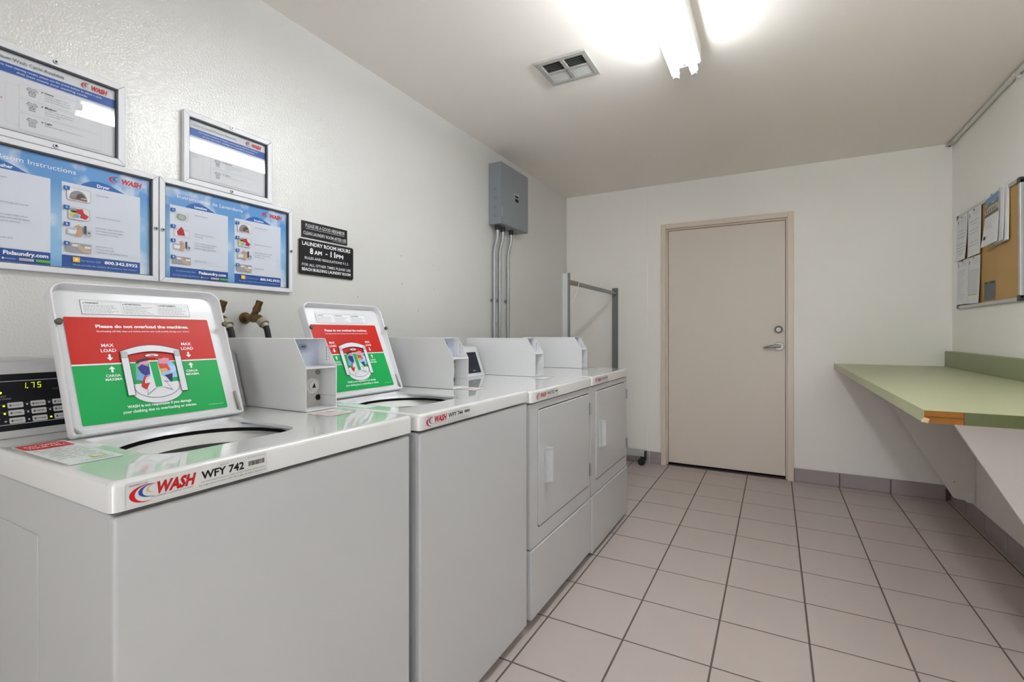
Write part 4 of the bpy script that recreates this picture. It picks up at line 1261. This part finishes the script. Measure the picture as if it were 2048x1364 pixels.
# ================================================================== CORKBOARD with papers
cb = thing('cork_board', 'cork notice board with aluminium frame on the right wall', 'notice board', (XR - .0005, 3.236, 1.297))
CW, CH = .922, .602
MB().box(-.008, 0, .008, CW - .008, .008, CH - .008).build('cork_panel', M_CORK, cb)
rw = .020
MB().box(-.016, 0, .012, CW - .012, 0, rw).build('frame_rail', M_ALU, cb, bevel=.003)
MB().box(-.016, 0, .012, CW - .012, CH - rw, CH).build('frame_rail', M_ALU, cb, bevel=.003)
MB().box(-.016, 0, 0, rw, .012, CH - .012).build('frame_rail', M_ALU, cb, bevel=.003)
MB().box(-.016, 0, CW - rw, CW, .012, CH - .012).build('frame_rail', M_ALU, cb, bevel=.003)
for a in (0, CW - .030):
    for b_ in (0, CH - .030):
        MB().box(-.018, .0, a, a + .030, b_, b_ + .030).build('corner_cap', mat('cap_dark', '2c2d30', rough=.4), cb, bevel=.003)

def sheet(name, label, cat, y, z, w, h, curl, draw, tilt=0.0, off=.0012, n=9, lean=0.0, group=None, thick=.0004, sk=.4):
    """paper pinned at its top; y,z = lower far corner (larger y is to the left as seen). local u runs to -y."""
    o = MB(); K = n
    front, back = [], []
    for j in range(K + 1):
        v_ = j / K
        for u_ in (0, .5, 1):
            bulge = curl * (1 - v_) ** 1.8 * (1 - abs(sk) + sk * (u_ if sk > 0 else u_ - 1 + 1) if sk > 0 else 1 + sk * u_) + lean * (1 - v_)
            front.append((-off - thick - bulge, -u_ * w, v_ * h)); back.append((-off - bulge, -u_ * w, v_ * h))
    m = len(front); fs = []
    for j in range(K):
        for i in range(2):
            a = j * 3 + i
            fs.append((a, a + 1, a + 4, a + 3)); fs.append((m + a + 3, m + a + 4, m + a + 1, m + a))
    rim = [j * 3 for j in range(K + 1)] + [K * 3 + 1, K * 3 + 2] + [j * 3 + 2 for j in range(K - 1, -1, -1)] + [1]
    fs += [(rim[i], rim[(i + 1) % len(rim)], rim[(i + 1) % len(rim)] + m, rim[i] + m) for i in range(len(rim))]
    o.add(front + back, fs)
    root = o.build(name, M_PAPER, sharp=60)
    tag(root, label, cat, group)
    root.location = (XR - .009, y, z); root.rotation_euler = (tilt, 0, 0)
    P = Print((0, 0, 0), U=(0, -1, 0), V=(0, 0, 1), N=(-1, 0, 0)); draw(P, w, h)
    for i, vv in enumerate(P.mb.v):
        u_ = -vv[1] / w; v_ = min(1.0, vv[2] / h)
        bulge = curl * (1 - v_) ** 1.8 * (1 - abs(sk) + sk * (u_ if sk > 0 else u_ - 1 + 1) if sk > 0 else 1 + sk * u_) + lean * (1 - v_)
        P.mb.v[i] = (vv[0] - off - thick - .0003 - bulge, vv[1], vv[2])
    P.build('print', root)
    pin = MB(); pin.cyl((-off, -w / 2, h - .008), (-off - .006, -w / 2, h - .008), .004, 10); pin.build('push_pin', M_STEEL, root)
    return root

def letterhead(P, w, h):
    P.ell(.030, h - .030, .008, .013, '77797e', 12); P.rect(.045, .046, h - .055, h - .012, '9a9ca2')
    for k in range(3): P.greek(w * .40, w * .88, h - .018 - k * .010, .0035, '8e9096')
def notice_a(P, w, h):
    letterhead(P, w, h)
    for k, (a, b_) in enumerate(((.25, .7), (.22, .78), (.15, .85), (None, None), (.1, .9), (.08, .92), (.12, .88), (.3, .7))):
        if a is not None: P.greek(w * a, w * b_, h - .095 - k * .021, .007, '85878c')
def notice_b(P, w, h):
    letterhead(P, w, h)
    for k, (a, b_) in enumerate(((.12, .9), (.18, .75), (None, None), (.2, .8), (.15, .85), (None, None), (None, None), (.22, .8), (.12, .9))):
        if a is not None: P.greek(w * a, w * b_, h - .072 - k * .018, .006, '8d8f94')
def notice_c(P, w, h):
    letterhead(P, w, h)
    for k in range(26):
        P.greek(w * .06, w * (.35 + .5 * random.random()), h - .066 - k * .0072, .0028, '94969c')
def notice_d(P, w, h):
    letterhead(P, w, h)
    for k in range(17):
        P.greek(w * .12, w * .92, h - .080 - k * .0088, .004, '77797e')
    P.rect(w * .1, w * .8, .050, .056, 'c9cf3a'); P.lay(); P.greek(w * .1, w * .8, .051, .004, '77797e')
    P.greek(w * .1, w * .9, .075, .003, '94969c')
gp = 'papers pinned to the cork board'
sheet('notice', 'white notice at top left of the cork board, overhanging its frame', 'paper', 4.150, 1.600, .200, .281, .014, notice_a, tilt=.0, off=.009, group=gp)
sheet('notice', 'white letter with bold lines, second from left on the cork board top', 'paper', 3.950, 1.603, .216, .279, .006, notice_b, tilt=.0, off=.007, group=gp)
sheet('notice', 'closely printed list at bottom left of the cork board', 'paper', 4.146, 1.322, .210, .279, .004, notice_c, off=.009, group=gp)
sheet('notice', 'white printed page with yellow highlighted line, lower part of cork board', 'paper', 3.958, 1.320, .205, .279, .008, notice_d, tilt=.02, off=.007, group=gp)

def booklet_print(P, w, h):
    P.step = .0006
    for k in range(12):      # the photograph, laid in strips that follow the bend of the page
        a_ = h * .58 + (h * .38) * k / 12
        P.rect(.0, w - .006, a_, a_ + h * .38 / 12, 'a8b6c6' if k < 8 else '6f93bf')
    P.lay(); P.poly([(0, h * .78), (w * .3, h * .86), (w * .55, h * .80), (w * .97, h * .84), (w * .97, h * .74), (0, h * .72)], '6d7168')
    P.lay(); P.poly([(0, h * .72), (w * .35, h * .77), (w * .9, h * .76), (w * .9, h * .64), (0, h * .63)], 'b3ab98'); P.lay()
    P.rect(.0, w - .006, h * .58, h * .64, '635a4b')
    for k in range(5): P.rect(w * (.1 + .15 * k), w * (.18 + .15 * k), h * .66, h * .71, '6b6559')
    P.lay()
    for k in range(6): P.greek(w * .1, w * (.5 + .3 * random.random()), h * (.50 - k * .035), .0035, 'a6a8ad')
    P.rrect(w * .12, w * .24, h * .13, h * .20, .003, '2b2d30'); P.greek(w * .3, w * .7, h * .17, .004, 'b0b2b6'); P.greek(w * .08, w * .8, h * .06, .003, 'b0b2b6')
bk = thing('booklet', 'hanging stack of stapled pages with building photo on cork board', 'booklet', (0, 0, 0))
o1 = sheet('front_page', None, None, 3.606, 1.612, .185, .278, .026, booklet_print, tilt=-.06, off=.020, sk=-.5)
o2 = sheet('page', None, None, 3.575, 1.610, .195, .281, .010, lambda P, w, h: P.greek(.01, w * .8, h * .5, .004, 'a6a8ad'), tilt=-.05, off=.014, thick=.003)
o3 = sheet('page', None, None, 3.560, 1.610, .200, .281, .005, lambda P, w, h: P.greek(.01, w * .8, h * .5, .004, 'a6a8ad'), tilt=-.03, off=.003, thick=.009)
for o in (o1, o2, o3):
    o.parent = bk
    for chd in [x for x in o.children if x.name.startswith('push_pin')]:
        if o is not o1: bpy.data.objects.remove(chd)
def card_print(P, w, h):
    P.rect(0, w, 0, h, '55585f'); P.lay(); P.rect(0, w, h * .85, h, '1e1f22')
    P.rect(w * .55, w * .95, h * .28, h * .40, 'c3c6cb'); P.rect(w * .68, w * .78, h * .2, h * .46, 'c3c6cb'); P.rect(w * .1, w * .45, h * .3, h * .7, '6d7078')
    P.rect(w * .5, w * .9, h * .55, h * .7, '3a3c41')
sheet('flyer', 'small dark grey printed card at bottom of the cork board', 'flyer', 3.705, 1.327, .152, .100, .004, card_print, off=.001)

# ================================================================== CONDUIT along the ceiling on the right
cd = thing('ceiling_conduit', 'white painted conduit running along the top of the right wall', 'pipe', (XR - .018, 0, ZC - .017))
MB().cyl((0, YF + .02, 0), (0, 4.255, 0), .0105, 16).build('pipe', mat('painted_pipe', 'cfcdc8', rough=.4), cd, sharp=50)
MB().cyl((0, 4.20, 0), (0, 4.265, 0), .0135, 16).cyl((0, 4.265, 0), (-.02, 4.29, -.004), .007, 10).build('end_fitting', mat('painted_pipe2', 'b9b7b2'), cd, sharp=50)
MB().box(-.008, .004, 4.275, 4.300, -.010, .004).build('end_cap', M_BLACKPL, cd)
q = MB(); q.cyl((0, 3.26, 0), (0, 3.28, 0), .0135, 16); q.box(0, .0175, 3.262, 3.278, -.024, -.008); q.build('strap', mat('painted_pipe', 'cfcdc8'), cd)
MB().cyl((0, 3.33, 0), (0, 3.37, 0), .0125, 16).build('coupling', mat('painted_pipe', 'cfcdc8'), cd, sharp=50)
